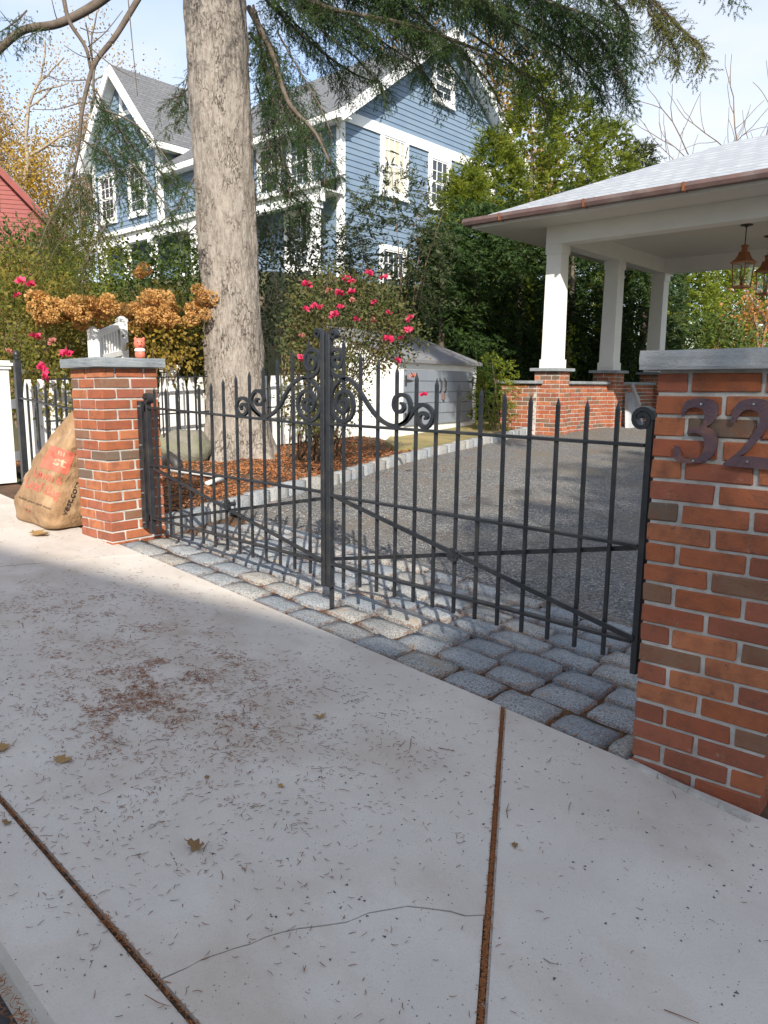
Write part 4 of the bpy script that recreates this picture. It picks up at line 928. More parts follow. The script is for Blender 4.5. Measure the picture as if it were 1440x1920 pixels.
# ================================================================== BLUE HOUSE
HK = dep(640, 355, 20.0); HA = -.028
HS = np.array([math.sin(HA), math.cos(HA), 0]); HT = np.array([-math.cos(HA), math.sin(HA), 0]); HK = np.array([HK[0], HK[1], 0])
def hp(s_, t_, z): return tuple(HK+HS*s_+HT*t_+np.array([0, 0, z]))
house = thing('blue_house', 'large blue clapboard house with white trim and steep gables', 'house', (HK[0], HK[1], 2.0))
def hbox(name, mat, s0, s1, t0, t1, z0, z1, parent=None):
    P = [hp(s0, t0, z0), hp(s1, t0, z0), hp(s1, t1, z0), hp(s0, t1, z0)]
    return MB().prism(P, (0, 0, z1-z0)).build(name, M[mat], parent or house)
def board_S(t_, w0, w1, z, ex=.155, out=-1):               # clapboard on a wall facing -t
    a = [hp(w0, t_+out*.004, z+ex+.012), hp(w0, t_+out*.024, z), hp(w0, t_+out*.0, z), hp(w0, t_, z+ex+.012)]
    return MB().prism(a, tuple(HS*(w1-w0))).build('siding_board', M['siding'], house)
def board_T(s_, t0, t1, z, ex=.155):                       # clapboard on a wall facing -s
    a = [hp(s_-.004, t0, z+ex+.012), hp(s_-.024, t0, z), hp(s_, t0, z), hp(s_, t0, z+ex+.012)]
    return MB().prism(a, tuple(HT*(t1-t0))).build('siding_board', M['siding'], house)
ZE, ZP, WS = 7.0, 10.2, 4.42
# body of right block and left block
hbox('wall', 'siding', .02, 2*WS, .03, 8.46, 1.6, ZE)
P = [hp(.02, .03, ZE), hp(2*WS, .03, ZE), hp(WS, .03, ZP-.1)]; MB().prism(P, tuple(HT*8.4)).build('gable_core', M['siding'], house)
z = 1.8
while z < 6.72: board_S(0.03, .12, 2*WS-.1, z, min(.155, 6.74-z)); z += .155
z = 7.02
while z < ZP-.35:
    k = (ZP-z-.20)/(ZP-ZE); board_S(0.03, WS-WS*k, WS+WS*k, z); z += .155
z = 5.1
while z < 6.7: board_T(.02, .14, 8.4, z); z += .155
hbox('corner_board', 'white_trim', -.035, .14, -.012, .15, 1.6, 6.8)
hbox('corner_board', 'white_trim', 2*WS-.15, 2*WS+.03, -.012, .15, 1.6, 6.8)
hbox('frieze_board', 'white_trim', -.04, 2*WS+.04, -.030, .03, 6.74, 7.02)
hbox('eave_frieze', 'white_trim', -.03, .02, .15, 8.4, 6.70, 6.98)
def roof_slab(pts, th, name='roof', mat='shingle'): return MB().prism(pts, (0, 0, th)).build(name, M[mat], house)
OV_ = .42
k = (ZP-ZE)/WS
r1_ = roof_slab([hp(-OV_, -.38, ZE-OV_*k+.06), hp(WS, -.38, ZP+.06), hp(WS, 8.42, ZP+.06), hp(-OV_, 8.42, ZE-OV_*k+.06)], .09)
r2_ = roof_slab([hp(2*WS+OV_, -.38, ZE-OV_*k+.06), hp(WS+.001, -.38, ZP+.06), hp(WS+.001, 8.42, ZP+.06), hp(2*WS+OV_, 8.42, ZE-OV_*k+.06)], .09)
for sg in (-1, 1):
    a, b = hp(WS+sg*(WS+OV_), -.40, ZE-OV_*k-.03), hp(WS, -.40, ZP-.03); MB().beam(a, b, .05, .26, up=(0, 0, 1)).build('rake_board', M['white_trim'], house)
    a, b = hp(WS+sg*(WS+OV_-.05), -.18, ZE-OV_*k-.08), hp(WS, -.18, ZP-.06); MB().beam(a, b, .40, .03, up=(0, 0, 1)).build('rake_soffit', M['white_trim'], house)
MB().beam(hp(-OV_, -.4, ZE-OV_*k+.02), hp(-OV_, 8.42, ZE-OV_*k+.02), .05, .18).build('eave_fascia', M['white_trim'], house)
MB().beam(hp(-OV_/2, -.4, ZE-OV_*k-.02), hp(-OV_/2, 8.42, ZE-OV_*k-.02), .40, .03).build('eave_soffit', M['white_trim'], house)
def window(org, ax, nrm, w_, h_, z, cols=2, rows=3, blind=False, trim=.13):
    """org: lower-left point, ax: unit along, nrm: outward unit"""
    org = np.array(org); ax = np.array(ax); nrm = np.array(nrm)
    def P(a, b, c): return tuple(org+ax*a+nrm*b+np.array([0, 0, c]))
    def bx(a0, a1, b0, b1, c0, c1, mb): return mb.prism([P(a0, b0, c0), P(a1, b0, c0), P(a1, b1, c0), P(a0, b1, c0)], (0, 0, c1-c0))
    mb = MB(); bx(-trim, 0, -.02, .045, -trim, h_+trim, mb); bx(w_, w_+trim, -.02, .045, -trim, h_+trim, mb); bx(0, w_, -.02, .043, h_, h_+trim, mb); bx(0, w_, -.02, .043, -trim, 0, mb); bx(-trim-.03, w_+trim+.03, -.02, .075, -trim-.05, -trim+.001, mb)
    wn = mb.build('window', M['white_trim'], house)
    mb = MB()
    for j in range(2):
        z0, z1 = (0, h_/2) if j == 0 else (h_/2, h_); yb = .012+.012*j
        bx(0, .045, 0, yb, z0, z1, mb); bx(w_-.045, w_, 0, yb, z0, z1, mb); bx(.045, w_-.045, 0, yb-.001, z0, z0+.045, mb); bx(.045, w_-.045, 0, yb-.001, z1-.045, z1, mb)
        for c in range(1, cols+1): x = w_*c/(cols+1); bx(x-.010, x+.010, 0, yb-.004, z0+.045, z1-.045, mb)
        if rows > 1: zz = (z0+z1)/2; bx(.045, w_-.045, 0, yb-.006, zz-.010, zz+.010, mb)
    mb.build('sash', M['white_trim'], wn)
    MB().quad(P(0, .002, 0), P(w_, .002, 0), P(w_, .002, h_), P(0, .002, h_)).build('pane', M['blind' if blind else 'glass'], wn)
nS = -HT; nT = -HS
window(hp(1.66, .0, 5.30), HS, nS, .92, 1.45, 0, 3, 2, True)
window(hp(3.80, .0, 5.30), HS, nS, .80, 1.30, 0, 2, 2)
window(hp(6.2, .0, 5.30), HS, nS, .80, 1.30, 0, 2, 2)
window(hp(3.92, .0, 8.35), HS, nS, .80, .85, 0, 1, 2)
window(hp(1.66, .0, 2.2), HS, nS, .92, 1.5, 0, 3, 2)
for t_ in (3.4, 2.05, 6.2): window(hp(.0, t_, 5.35), -HT, nT, .78, 1.25, 0, 2, 2)
# left block with front gable
GT0, GT1, GP = 8.48, 13.02, 10.5; GM = (GT0+GT1)/2; GE = 7.99; SF = -.25
hbox('wall', 'siding', SF+.02, 8.0, GT0+.02, GT1, 1.6, GE)
MB().prism([hp(SF+.02, GT0+.02, GE), hp(SF+.02, GT1, GE), hp(SF+.02, GM, GP-.1)], tuple(HS*8)).build('gable_core', M['siding'], house)
z = 5.1
while z < 7.8: board_T(SF+.02, GT0+.1, GT1-.1, z); z += .155
kk = (GP-GE)/(GM-GT0)
z = 7.8
while z < GP-.4:
    hw = (GP-z-.25)/kk; board_T(SF+.02, GM-hw, GM+hw, z); z += .155
z = 6.9
while z < 7.75: board_S(GT0+.02, SF+.1, 3.0, z); z += .155
hbox('corner_board', 'white_trim', SF-.03, SF+.14, GT0-.012, GT0+.16, 5.0, GE-.15); hbox('corner_board', 'white_trim', SF-.03, SF+.14, GT1-.16, GT1+.012, 5.0, GE-.15)
for sg in (-1, 1):
    e_ = .38; te = GM+sg*((GM-GT0)+e_); ze = GE-e_*kk
    roof_slab([hp(SF-.4, te, ze+.05), hp(SF-.4, GM, GP+.05), hp(8.0, GM, GP+.05), hp(8.0, te, ze+.05)] if sg > 0 else [hp(SF-.4, te, ze+.05), hp(SF-.4, GM-.001, GP+.05), hp(8.0, GM-.001, GP+.05), hp(8.0, te, ze+.05)], .09)
    MB().beam(hp(SF-.42, te, ze-.03), hp(SF-.42, GM, GP-.03), .05, .28).build('rake_board', M['white_trim'], house)
    MB().beam(hp(SF-.2, te, ze-.08), hp(SF-.2, GM, GP-.06), .42, .03).build('rake_soffit', M['white_trim'], house)
    MB().beam(hp(SF-.4, te, ze+.0), hp(8.0, te, ze+.0), .05, .2).build('eave_fascia', M['white_trim'], house)
    MB().beam(hp(SF-.4, te-sg*.19, ze-.06), hp(8.0, te-sg*.19, ze-.06), .40, .03).build('eave_soffit', M['white_trim'], house)
hbox('gable_king_post', 'white_trim', SF-.02, SF+.02, GM-.09, GM+.09, 9.17, GP-.35); hbox('gable_collar_beam', 'white_trim', SF-.025, SF+.015, GM-.95, GM+.95, 9.0, 9.17)
for t_ in (9.45, 11.55): window(hp(SF, t_+.9, 5.75), -HT, nT, .9, 1.45, 0, 2, 2)

# porch across the front
MB().prism([hp(-.95, -.15, 4.98), hp(.03, -.15, 5.34), hp(.03, 13.7, 5.34), hp(-.95, 13.7, 4.98)], (0, 0, .05)).build('porch_roof', M['shingle'], house)
MB().beam(hp(-.98, -.18, 4.95), hp(-.98, 13.7, 4.95), .10, .14).build('porch_gutter', M['white_trim'], house)
MB().beam(hp(-.80, -.1, 4.72), hp(-.80, 13.6, 4.72), .22, .30).build('porch_beam', M['white_trim'], house)
hbox('porch_ceiling', 'white_trim', -.9, .02, -.1, 13.6, 4.86, 4.90); hbox('porch_floor', 'wood', -.95, .02, -.1, 13.6, 2.55, 2.7)
for t_ in (.05, 3.0, 5.6, 8.0, 9.7, 11.4, 13.2):
    mb = MB(); P = [hp(-.90, t_, 2.7), hp(-.70, t_, 2.7), hp(-.70, t_+.2, 2.7), hp(-.90, t_+.2, 2.7)]; mb.prism(P, (0, 0, 1.9)); P = [hp(-.94, t_-.04, 4.42), hp(-.66, t_-.04, 4.42), hp(-.66, t_+.24, 4.42), hp(-.94, t_+.24, 4.42)]; mb.prism(P, (0, 0, .16)); mb.build('porch_column', M['white_trim'], house)
for t_ in (1.3, 4.0, 6.7, 10.2): window(hp(.0, t_+.9, 3.2), -HT, nT, .85, 1.4, 0, 2, 2)
hbox('porch_skirt', 'white_trim', -.93, -.90, -.1, 13.6, 1.6, 2.55)

# ================================================================== STAIR RAILING (white balusters in the shrubs)
t = thing('stair_railing', 'white baluster stair railing half hidden in the hydrangeas', 'railing', tuple(dep(178, 670, 7.3)))
for (u, v0, v1) in ((178, 624, 690), (232, 604, 680)):
    a, b = dep(u, v1, 7.3+(u-178)*.008), dep(u, v0, 7.3+(u-178)*.008); bevel_obj(MB().beam((a[0], a[1], gz(a[0], a[1])-.02), (a[0], a[1], b[2]), .085, .085, up=(1, 0, 0)).build('newel_post', M['white_paint'], t), .004)
    MB().lathe([(.066, 0), (.066, .024), (.016, .055)], (a[0], a[1], b[2]), 4, off=.78).build('post_cap', M['white_paint'], t)
for k in range(9):
    u = 184+k*5.2; a, b = dep(u, 672-k*1.4, 7.32+k*.048), dep(u, 628-k*2.4, 7.32+k*.048); MB().beam(a, (a[0], a[1], b[2]), .022, .022, up=(1, 0, 0)).build('baluster', M['white_paint'], t)
MB().beam(dep(178, 629, 7.3), dep(232, 607, 7.73), .07, .05).build('top_rail', M['white_paint'], t); MB().beam(dep(178, 672, 7.3), dep(232, 660, 7.73), .06, .05).build('bottom_rail', M['white_paint'], t)

# ================================================================== RED HOUSE
RA = dep(0, 470, 30); ru = unit(np.array([CR[0], CR[1], 0])*.96+np.array([CF[0], CF[1], 0])*.28); rn = np.array([ru[1], -ru[0], 0])
if rn @ (CAM-RA) < 0: rn = -rn
red = thing('red_house', 'dark red clapboard house at the far left edge', 'house', (RA[0], RA[1], RA[2]-3))
z0r = dep(0, 308, 30)[2]; z1r = dep(108, 430, 30)[2]; xr = 108/F*30*1.02
def rpt(x, z, o_=0): return tuple(RA*[1, 1, 0]+ru*x+rn*o_+np.array([0, 0, z]))
sl_ = (z1r-z0r)/xr
MB().prism([rpt(-4, 1.5), rpt(xr, 1.5), rpt(xr, z1r-.2), rpt(-4, z0r-.2-4*sl_)], tuple(-rn*7)).build('wall', M['red_siding'], red)
z = 1.7
while z < z0r+2:
    xe = min(xr-.02, (z+.15-z0r+.2)/sl_-.05) if z > z1r-.4 else xr-.02
    if xe > -3.9: MB().prism([rpt(-4, z, .025), rpt(-4, z+.17, .003), rpt(-4, z+.17, .0), rpt(-4, z, .0)], tuple(ru*(xe+4))).build('siding_board', M['red_siding'], red)
    z += .17
MB().prism([rpt(-4, z0r-4*sl_-.12, .3), rpt(xr+.4, z1r+.4*sl_-.12, .3), rpt(xr+.4, z1r+.4*sl_+.04, .3), rpt(-4, z0r-4*sl_+.04, .3)], tuple(-rn*7.6)).build('roof', M['shingle'], red)
MB().beam(rpt(-4, z0r-4*sl_-.16, .32), rpt(xr+.4, z1r+.4*sl_-.16, .32), .05, .22).build('rake_board', M['red_siding'], red)
mb = MB().prism([rpt(-1.2, dep(0, 398, 30)[2], .03), rpt(.12, dep(0, 398, 30)[2], .03), rpt(.12, dep(0, 352, 30)[2], .03), rpt(-1.2, dep(0, 352, 30)[2], .03)], tuple(rn*.05)); wn = mb.build('window', M['white_trim'], red)
MB().quad(rpt(-1.05, dep(0, 395, 30)[2], .09), rpt(-.03, dep(0, 395, 30)[2], .09), rpt(-.03, dep(0, 355, 30)[2], .09), rpt(-1.05, dep(0, 355, 30)[2], .09)).build('pane', M['glass'], wn)

# ================================================================== PAVILION
PA = -.033; PS = np.array([math.sin(PA), math.cos(PA), 0]); PT = np.array([math.cos(PA), -math.sin(PA), 0]); P1 = np.array([-5.544, 7.993, 0])
def pp(t_, s_, z): return tuple(P1+PT*t_+PS*s_+np.array([0, 0, z]))
pav_ = thing('carport_pavilion', 'open white pavilion with hipped slate roof and copper gutter over the drive', 'pavilion', pp(2, 2, -.87))
FL = -.88
def pbox(name, mat, t0, t1, s0, s1, z0, z1, parent=None, bev=0):
    o = MB().prism([pp(t0, s0, z0), pp(t1, s0, z0), pp(t1, s1, z0), pp(t0, s1, z0)], (0, 0, z1-z0)).build(name, M[mat], parent or pav_)
    return bevel_obj(o, bev) if bev else o
def brick_face(parent, a, d, ln, rows, z0, par, rr, nout):
    """running bond on one face: a = start point, d = unit along, nout = outward unit"""
    ang = math.atan2(d[1], d[0]); n_ = max(1, round(ln/.2032)); bl = ln/n_; inv = parent.matrix_basis.inverted()
    for r in range(rows):
        if (r+par) % 2 == 0: cs = [(k*bl+bl/2, bl) for k in range(n_)]
        else: cs = [(bl/4, bl/2)]+[(bl/2+k*bl+bl/2, bl) for k in range(n_-1)]+[(ln-bl/4, bl/2)]
        for c, l in cs:
            q = np.array(a)+np.array(d)*c-np.array(nout)*.045; q = Vector((q[0], q[1], z0+(r+.5)*HB))
            inst(rr.choice(BR), 'brick', parent, inv @ q, ang+rr.choice((0, math.pi)), ((l-.010)/.1937, .94, 1))
rrp = random.Random(21)
def pier(t0, s0, rows, w_=.4064):
    p_ = pbox('pier', 'mortar', t0+.007, t0+w_-.007, s0+.007, s0+w_-.007, FL-.1, FL+rows*HB-.004)
    zt = FL+rows*HB
    brick_face(p_, pp(t0, s0, 0), PT, w_, rows, FL, 0, rrp, -PS); brick_face(p_, pp(t0+w_, s0+.095, 0), PS, w_-.1, rows, FL, 1, rrp, PT); brick_face(p_, pp(t0, s0+.095, 0), PS, w_-.1, rows, FL, 1, rrp, -PT)
    pbox('pier_cap', 'bluestone', t0-.055, t0+w_+.055, s0-.055, s0+w_+.055, zt, zt+.048, p_, .004)
    cm = t0+w_/2; sm = s0+w_/2; zc = zt+.048
    c_ = MB()
    def ring(h_, z): return [pp(cm-h_, sm-h_, z), pp(cm+h_, sm-h_, z), pp(cm+h_, sm+h_, z), pp(cm-h_, sm+h_, z)]
    for h0, h1, za, zb_ in ((.150, .150, zc, zc+.135), (.132, .122, zc+.135, 1.88), (.137, .137, 1.88, 2.02)):
        A = ring(h0, za)+ring(h1, zb_); c_.add(A, [(3, 2, 1, 0), (4, 5, 6, 7)]+[(i, (i+1) % 4, 4+(i+1) % 4, 4+i) for i in range(4)])
    c_.build('column', M['column_paint'], pav_); return p_
pier(-.03, 0, 15); pier(-.03, 1.98, 15); pier(-.03, 3.96, 15); pier(6.0, 0, 15); pier(6.0, 3.96, 15)
wl = pbox('low_wall', 'mortar', .02, .268, .41, 1.975, FL-.1, FL+12.6*HB-.03); brick_face(wl, pp(.275, .412, 0), PS, 1.565, 12, FL, 0, rrp, PT); pbox('wall_cap', 'bluestone', -.03, .32, .382+.03, 1.975, FL+12.1*HB, FL+12.1*HB+.045, wl, .004)
wl = pbox('low_wall', 'mortar', .02, .268, 2.39, 3.955, FL-.1, FL+12.6*HB-.03); brick_face(wl, pp(.275, 2.39, 0), PS, 1.565, 12, FL, 0, rrp, PT); pbox('wall_cap', 'bluestone', -.03, .32, 2.392, 3.955, FL+12.1*HB, FL+12.1*HB+.045, wl, .004)
wl = pbox('low_wall', 'mortar', -.515, .085, -.183, .0, FL-.1, FL+12.1*HB-.02); brick_face(wl, pp(-.52, -.19, 0), PT, .61, 12, FL, 0, rrp, -PS); brick_face(wl, pp(.09, -.093, 0), PS, .095, 12, FL, 1, rrp, PT); pbox('wall_cap', 'bluestone', -.56, .135, -.235, -.003, FL+12.1*HB, FL+12.1*HB+.045, wl, .004)
# beams, ceiling, soffit, gutter, roof
T0, T1, S0, S1 = -.86, 7.5, -.58, 5.0
BZ0, BZ1 = 2.02, 2.28
pbox('beam', 'column_paint', .05, 6.4, .05, .30, BZ0, BZ1); pbox('beam', 'column_paint', .05, .30, .302, 4.04, BZ0+.002, BZ1); pbox('beam', 'column_paint', .05, 6.4, 4.045, 4.295, BZ0, BZ1); pbox('beam', 'column_paint', 6.08, 6.33, .302, 4.04, BZ0+.002, BZ1)
pbox('soffit', 'soffit', T0, T1, S0, S1, 2.275, 2.30)
pbox('fascia', 'column_paint', T0-.004, T1, S0-.022, S0, 2.272, 2.40); pbox('fascia', 'column_paint', T0-.022, T0, S0-.02, S1, 2.273, 2.399)
for a, b in (((T0-.10, S0-.10), (T1, S0-.10)), ((T0-.10, S0-.10), (T0-.10, S1))):
    prof = [(-.062, .0), (-.058, -.045), (-.03, -.09), (.05, -.095), (.055, -.09), (.055, .0), (.045, .0), (.04, -.075), (-.02, -.075), (-.045, -.035), (-.05, .0)]
    d = np.array(pp(b[0], b[1], 0))-np.array(pp(a[0], a[1], 0)); nin = PS if a[1] == b[1] else PT
    P = [tuple(np.array(pp(a[0], a[1], 2.40))+nin*x+np.array([0, 0, z])) for x, z in prof]; MB().prism(P, tuple(d)).build('gutter', M['copper'], pav_)
for k in range(6):
    tt_ = T0+.55+k*1.35; pbox('gutter_seam', 'copper_bright', tt_, tt_+.03, S0-.172, S0-.04, 2.298, 2.404)
ov = .06; zc = 2.42; sm = (S0+S1)/2; pk = .43; zr = zc+(sm-S0)*pk
A = pp(T0-ov, S0-ov, zc-.03); B = pp(T1+ov, S0-ov, zc-.03); Cc = pp(T1+ov, S1+ov, zc-.03); D = pp(T0-ov, S1+ov, zc-.03); E_ = pp(T0+(sm-S0), sm, zr); F_ = pp(T1-(sm-S0), sm, zr)
for nm, q in (('roof', [A, B, F_, E_]), ('roof', [D, A, E_]), ('roof', [Cc, D, E_, F_]), ('roof', [B, Cc, F_])):
    MB().prism(q, (0, 0, -.035)).build(nm, M['slate'], pav_)
# ---- lanterns
def lantern(label, q, s_=1.0):
    q = np.array(q); t = thing('hanging_lantern', label, 'lantern', tuple(q), group='copper lanterns under the pavilion'); zc_ = 2.275
    def c(dx, dy, dz): return (q[0]+dx, q[1]+dy, q[2]+dz)
    MB().lathe([(.09, 0), (.085, -.012), (.03, -.022), (.012, -.04)], (q[0], q[1], zc_), 14).build('ceiling_rose', M['dark_metal'], t)
    MB().tube([(q[0], q[1], zc_-.03), c(0, 0, .60)], .008, 6).build('stem', M['dark_metal'], t)
    MB().lathe([(.045, .60), (.055, .585), (.055, .575), (.042, .57), (.042, .51), (.075, .50), (.078, .49), (.09, .45), (.12, .40), (.175, .36), (.19, .352), (.185, .335)], tuple(q), 4, off=.5).build('lantern_roof', M['copper_bright'], t)
    for k in range(4):
        a = .5+k*math.pi/2; MB().beam(c(.150*math.cos(a), .150*math.sin(a), .34), c(.125*math.cos(a), .125*math.sin(a), .0), .014, .014, up=(math.cos(a), math.sin(a), 0)).build('frame_post', M['copper_bright'], t)
        b = a+math.pi/2; MB().quad(c(.147*math.cos(a), .147*math.sin(a), .335), c(.147*math.cos(b), .147*math.sin(b), .335), c(.123*math.cos(b), .123*math.sin(b), .01), c(.123*math.cos(a), .123*math.sin(a), .01)).build('glass_pane', M['lantern_glass'], t)
    MB().lathe([(.14, -.018), (.14, .006), (.12, .012)], tuple(q), 4, off=.5).build('lantern_base', M['copper_bright'], t)
    MB().tube([c(0, 0, .01), c(0, 0, .13)], .012, 8).build('candle', M['dark_metal'], t)
lantern('nearer copper lantern hanging from the pavilion ceiling', (-3.18, 9.80, 1.39)); lantern('farther copper lantern at the right edge of the photo', (-3.20, 10.92, 1.385))
# ---- grey folded panels beside the third pier
t = thing('folded_panels', 'grey plastic folding panels leaning by the far brick pier', 'panel', tuple(dep(1187, 800, 13.4)))
for u0, v0, u1, v1, d0 in ((1178, 803, 1172, 735, 13.2), (1192, 800, 1182, 742, 13.3)):
    a = dep(u0-6, v0, d0); b = dep(u0+8, v0-2, d0+.1); c_ = dep(u1+10, v1, d0+.25); d_ = dep(u1, v1+2, d0+.2); MB().prism([a, b, c_, d_], (.05, .03, 0)).build('panel', M['plastic_grey'], t)
MB().tube([dep(1199, 760, 13.2), dep(1187, 728, 13.3), dep(1184, 718, 13.3)], .035, 8).build('handle', M['plastic_grey'], t)

# ================================================================== STORAGE SHED
SA = Gd(745, 834); SBv = Gd(890, 808)-SA; SBv[2] = 0; sw = np.linalg.norm(SBv); sd_ = SBv/sw; sl2 = np.array([-sd_[1], sd_[0], 0])      # sl2: to the left, away from the drive
sh = thing('storage_shed', 'low white and grey storage shed with double doors beside the drive', 'shed', tuple(SA)); sz = gz(SA[0], SA[1])+.055
dS = np.dot(SA-CAM, CF); zf = dep(752, 677, dS)[2]; zbk = zf+.42; dp_ = 1.15
def sp(a, b, z): return tuple(np.array([SA[0], SA[1], 0])+sd_*a+sl2*b+np.array([0, 0, z]))
MB().add([sp(0, 0, sz), sp(sw, 0, sz), sp(sw, dp_, sz), sp(0, dp_, sz), sp(0, 0, zf), sp(sw, 0, zf), sp(sw, dp_, zbk), sp(0, dp_, zbk)], [(3, 2, 1, 0), (4, 5, 6, 7), (0, 1, 5, 4), (1, 2, 6, 5), (2, 3, 7, 6), (3, 0, 4, 7)]).build('body', M['white_paint'], sh)
MB().prism([sp(-.05, -.08, zf-.02), sp(sw+.05, -.08, zf-.02), sp(sw+.05, dp_+.05, zbk+.025), sp(-.05, dp_+.05, zbk+.025)], (0, 0, .045)).build('roof', M['shed_roof'], sh)
hb = (zf-sz-.30)/5
for dr_, (a0, a1) in enumerate(((.14, sw/2-.008), (sw/2+.008, sw-.16))):
    do = MB().prism([sp(a0, -.001, sz+.19), sp(a1, -.001, sz+.19), sp(a1, -.012, sz+.19), sp(a0, -.012, sz+.19)], (0, 0, 5*hb)).build('door', M['dark_metal'], sh)
    for k in range(5):
        o = MB().prism([sp(a0, -.008, sz+.19+k*hb+.004), sp(a1, -.008, sz+.19+k*hb+.004), sp(a1, -.024, sz+.19+k*hb+.004), sp(a0, -.024, sz+.19+k*hb+.004)], (0, 0, hb-.008)).build('door_board', M['shed_grey'], do)
    hx = a0+.02 if dr_ == 0 else a1-.02; sg = 1 if dr_ == 0 else -1
    for zz in (sz+.30, zf-.26): MB().prism([sp(hx-sg*.03, -.026, zz-.07), sp(hx+sg*.012, -.026, zz-.07), sp(hx+sg*.012, -.026, zz-.02), sp(hx+sg*.16, -.026, zz-.005), sp(hx+sg*.16, -.026, zz+.005), sp(hx+sg*.012, -.026, zz+.02), sp(hx+sg*.012, -.026, zz+.07), sp(hx-sg*.03, -.026, zz+.07)], tuple(-sl2*.008)).build('strap_hinge', M['dark_metal'], do)
    xx_ = sw/2-sg*(-.07 if dr_ else .07); xx_ = sw/2+(-.07 if dr_ == 0 else .07); zm_ = sz+.19+3.6*hb
    MB().tube([sp(xx_, -.026, zm_-.10), sp(xx_, -.06, zm_-.06), sp(xx_, -.06, zm_+.06), sp(xx_, -.026, zm_+.10)], .011, 7).build('handle', M['dark_metal'], do)
MB().box(sp(sw/2+.02, -.035, sz+.19+2.55*hb), (.03, .06, .09), rz=math.atan2(sd_[1], sd_[0])).build('latch', M['copper'], sh)
o = MB().prism([(*Gd(u, v)[:2], gz(*Gd(u, v)[:2])+.06) for u, v in ((722, 842), (745, 858), (800, 852), (872, 838), (938, 822), (945, 808), (890, 800), (740, 825))], (0, 0, .05)).build('stone_slab', M['mossy_slab'])
props(o, 'mossy tan stone slab lying in front of the storage shed', 'slab')

# ================================================================== SMALL THINGS IN THE BED
q = Gd(345, 872); mbq = bmesh.new(); bmesh.ops.create_icosphere(mbq, subdivisions=3, radius=1)
for v in mbq.verts: v.co = Vector((v.co.x*.34, v.co.y*.22, v.co.z*.21))*(1+.28*mnoise.noise(v.co*1.7)+.08*mnoise.noise(v.co*5)); v.co = Matrix.Rotation(.75, 3, 'Z') @ v.co + Vector((q[0], q[1], gz(q[0], q[1])+.17))
me = bpy.data.meshes.new('boulder'); mbq.to_mesh(me); mbq.free(); me.materials.append(M['stone']); me.shade_smooth(); o = bpy.data.objects.new('boulder', me); COL.objects.link(o)
props(o, 'mossy grey boulder on the mulch behind the left pillar', 'boulder')
q = Gd(322, 895); o = MB().tube([(q[0]-.14, q[1]-.02, gz(q[0], q[1])+.02), (q[0]-.10, q[1]-.02, gz(q[0], q[1])+.14), (q[0]-.02, q[1], gz(q[0], q[1])+.20), (q[0]+.07, q[1]+.02, gz(q[0], q[1])+.15), (q[0]+.09, q[1]+.02, gz(q[0], q[1])+.03)], .055, 12).build('black_hose', M['dark_metal'], None, True); props(o, 'dark rubber hose loop lying against the mossy boulder', 'hose')
a, b, c_ = Gd(322, 898), Gd(402, 908), Gd(422, 914); e = Gd(388, 925)
o = MB().tube([(a[0], a[1], gz(*a[:2])+.085), (b[0], b[1], gz(*b[:2])+.085)], .022, 10).build('pvc_pipe', M['pvc'], None, True); props(o, 'straight white plastic pipe on the mulch behind the left gate leaf', 'pipe', 'white pipes on the mulch')
o = MB().tube([(c_[0], c_[1], gz(*c_[:2])+.085), (c_[0]*.5+e[0]*.5, c_[1]*.5+e[1]*.5, gz(*c_[:2])+.085), (e[0], e[1], gz(*e[:2])+.085)], .022, 10).build('pvc_pipe', M['pvc'], None, True); props(o, 'short angled white plastic pipe beside the stone edging', 'pipe', 'white pipes on the mulch')
# figurine on the left pillar's cap
lm = lp_.matrix_world.copy() if False else lp_.matrix_basis
fq = lm @ Vector((S16-.075, S16-.075, 18.4*HB+.031)); f_ = thing('figurine', 'small coral red figurine with white collar on the left pillar cap', 'figurine', tuple(fq))
MB().lathe([(.026, 0), (.034, .01), (.036, .03), (.030, .048)], tuple(fq), 14, 1.15, .9).build('body', M['terracotta'], f_, True)
MB().lathe([(.033, .044), (.036, .052), (.034, .062), (.028, .066)], tuple(fq), 14, 1.12, .95).build('collar', M['white_paint'], f_, True)
hd = MB().lathe([(.020, .062), (.033, .072), (.038, .092), (.036, .112), (.028, .126), (.012, .134)], tuple(fq), 14, 1.0, 1.0).build('head', M['terracotta'], f_, True)
cdir = unit(np.array([CAM[0]-fq[0], CAM[1]-fq[1], 0])); sdv = np.array([-cdir[1], cdir[0], 0])
for sg in (-1, 1):
    e_ = np.array(fq)+cdir*.034+sdv*sg*.013+[0, 0, .102]; MB().lathe([(.001, -.005), (.005, 0), (.001, .005)], tuple(e_), 8).build('eye', M['print_dark'], hd)
    e_ = np.array(fq)+sdv*sg*.026+[0, 0, .118]; MB().lathe([(.010, 0), (.012, .01), (.004, .022)], tuple(e_), 8).build('ear', M['terracotta'], hd, True)
e_ = np.array(fq)+cdir*.036+[0, 0, .086]; MB().lathe([(.004, -.008), (.012, -.002), (.010, .008), (.002, .012)], tuple(e_), 8).build('muzzle', M['terracotta'], hd, True)

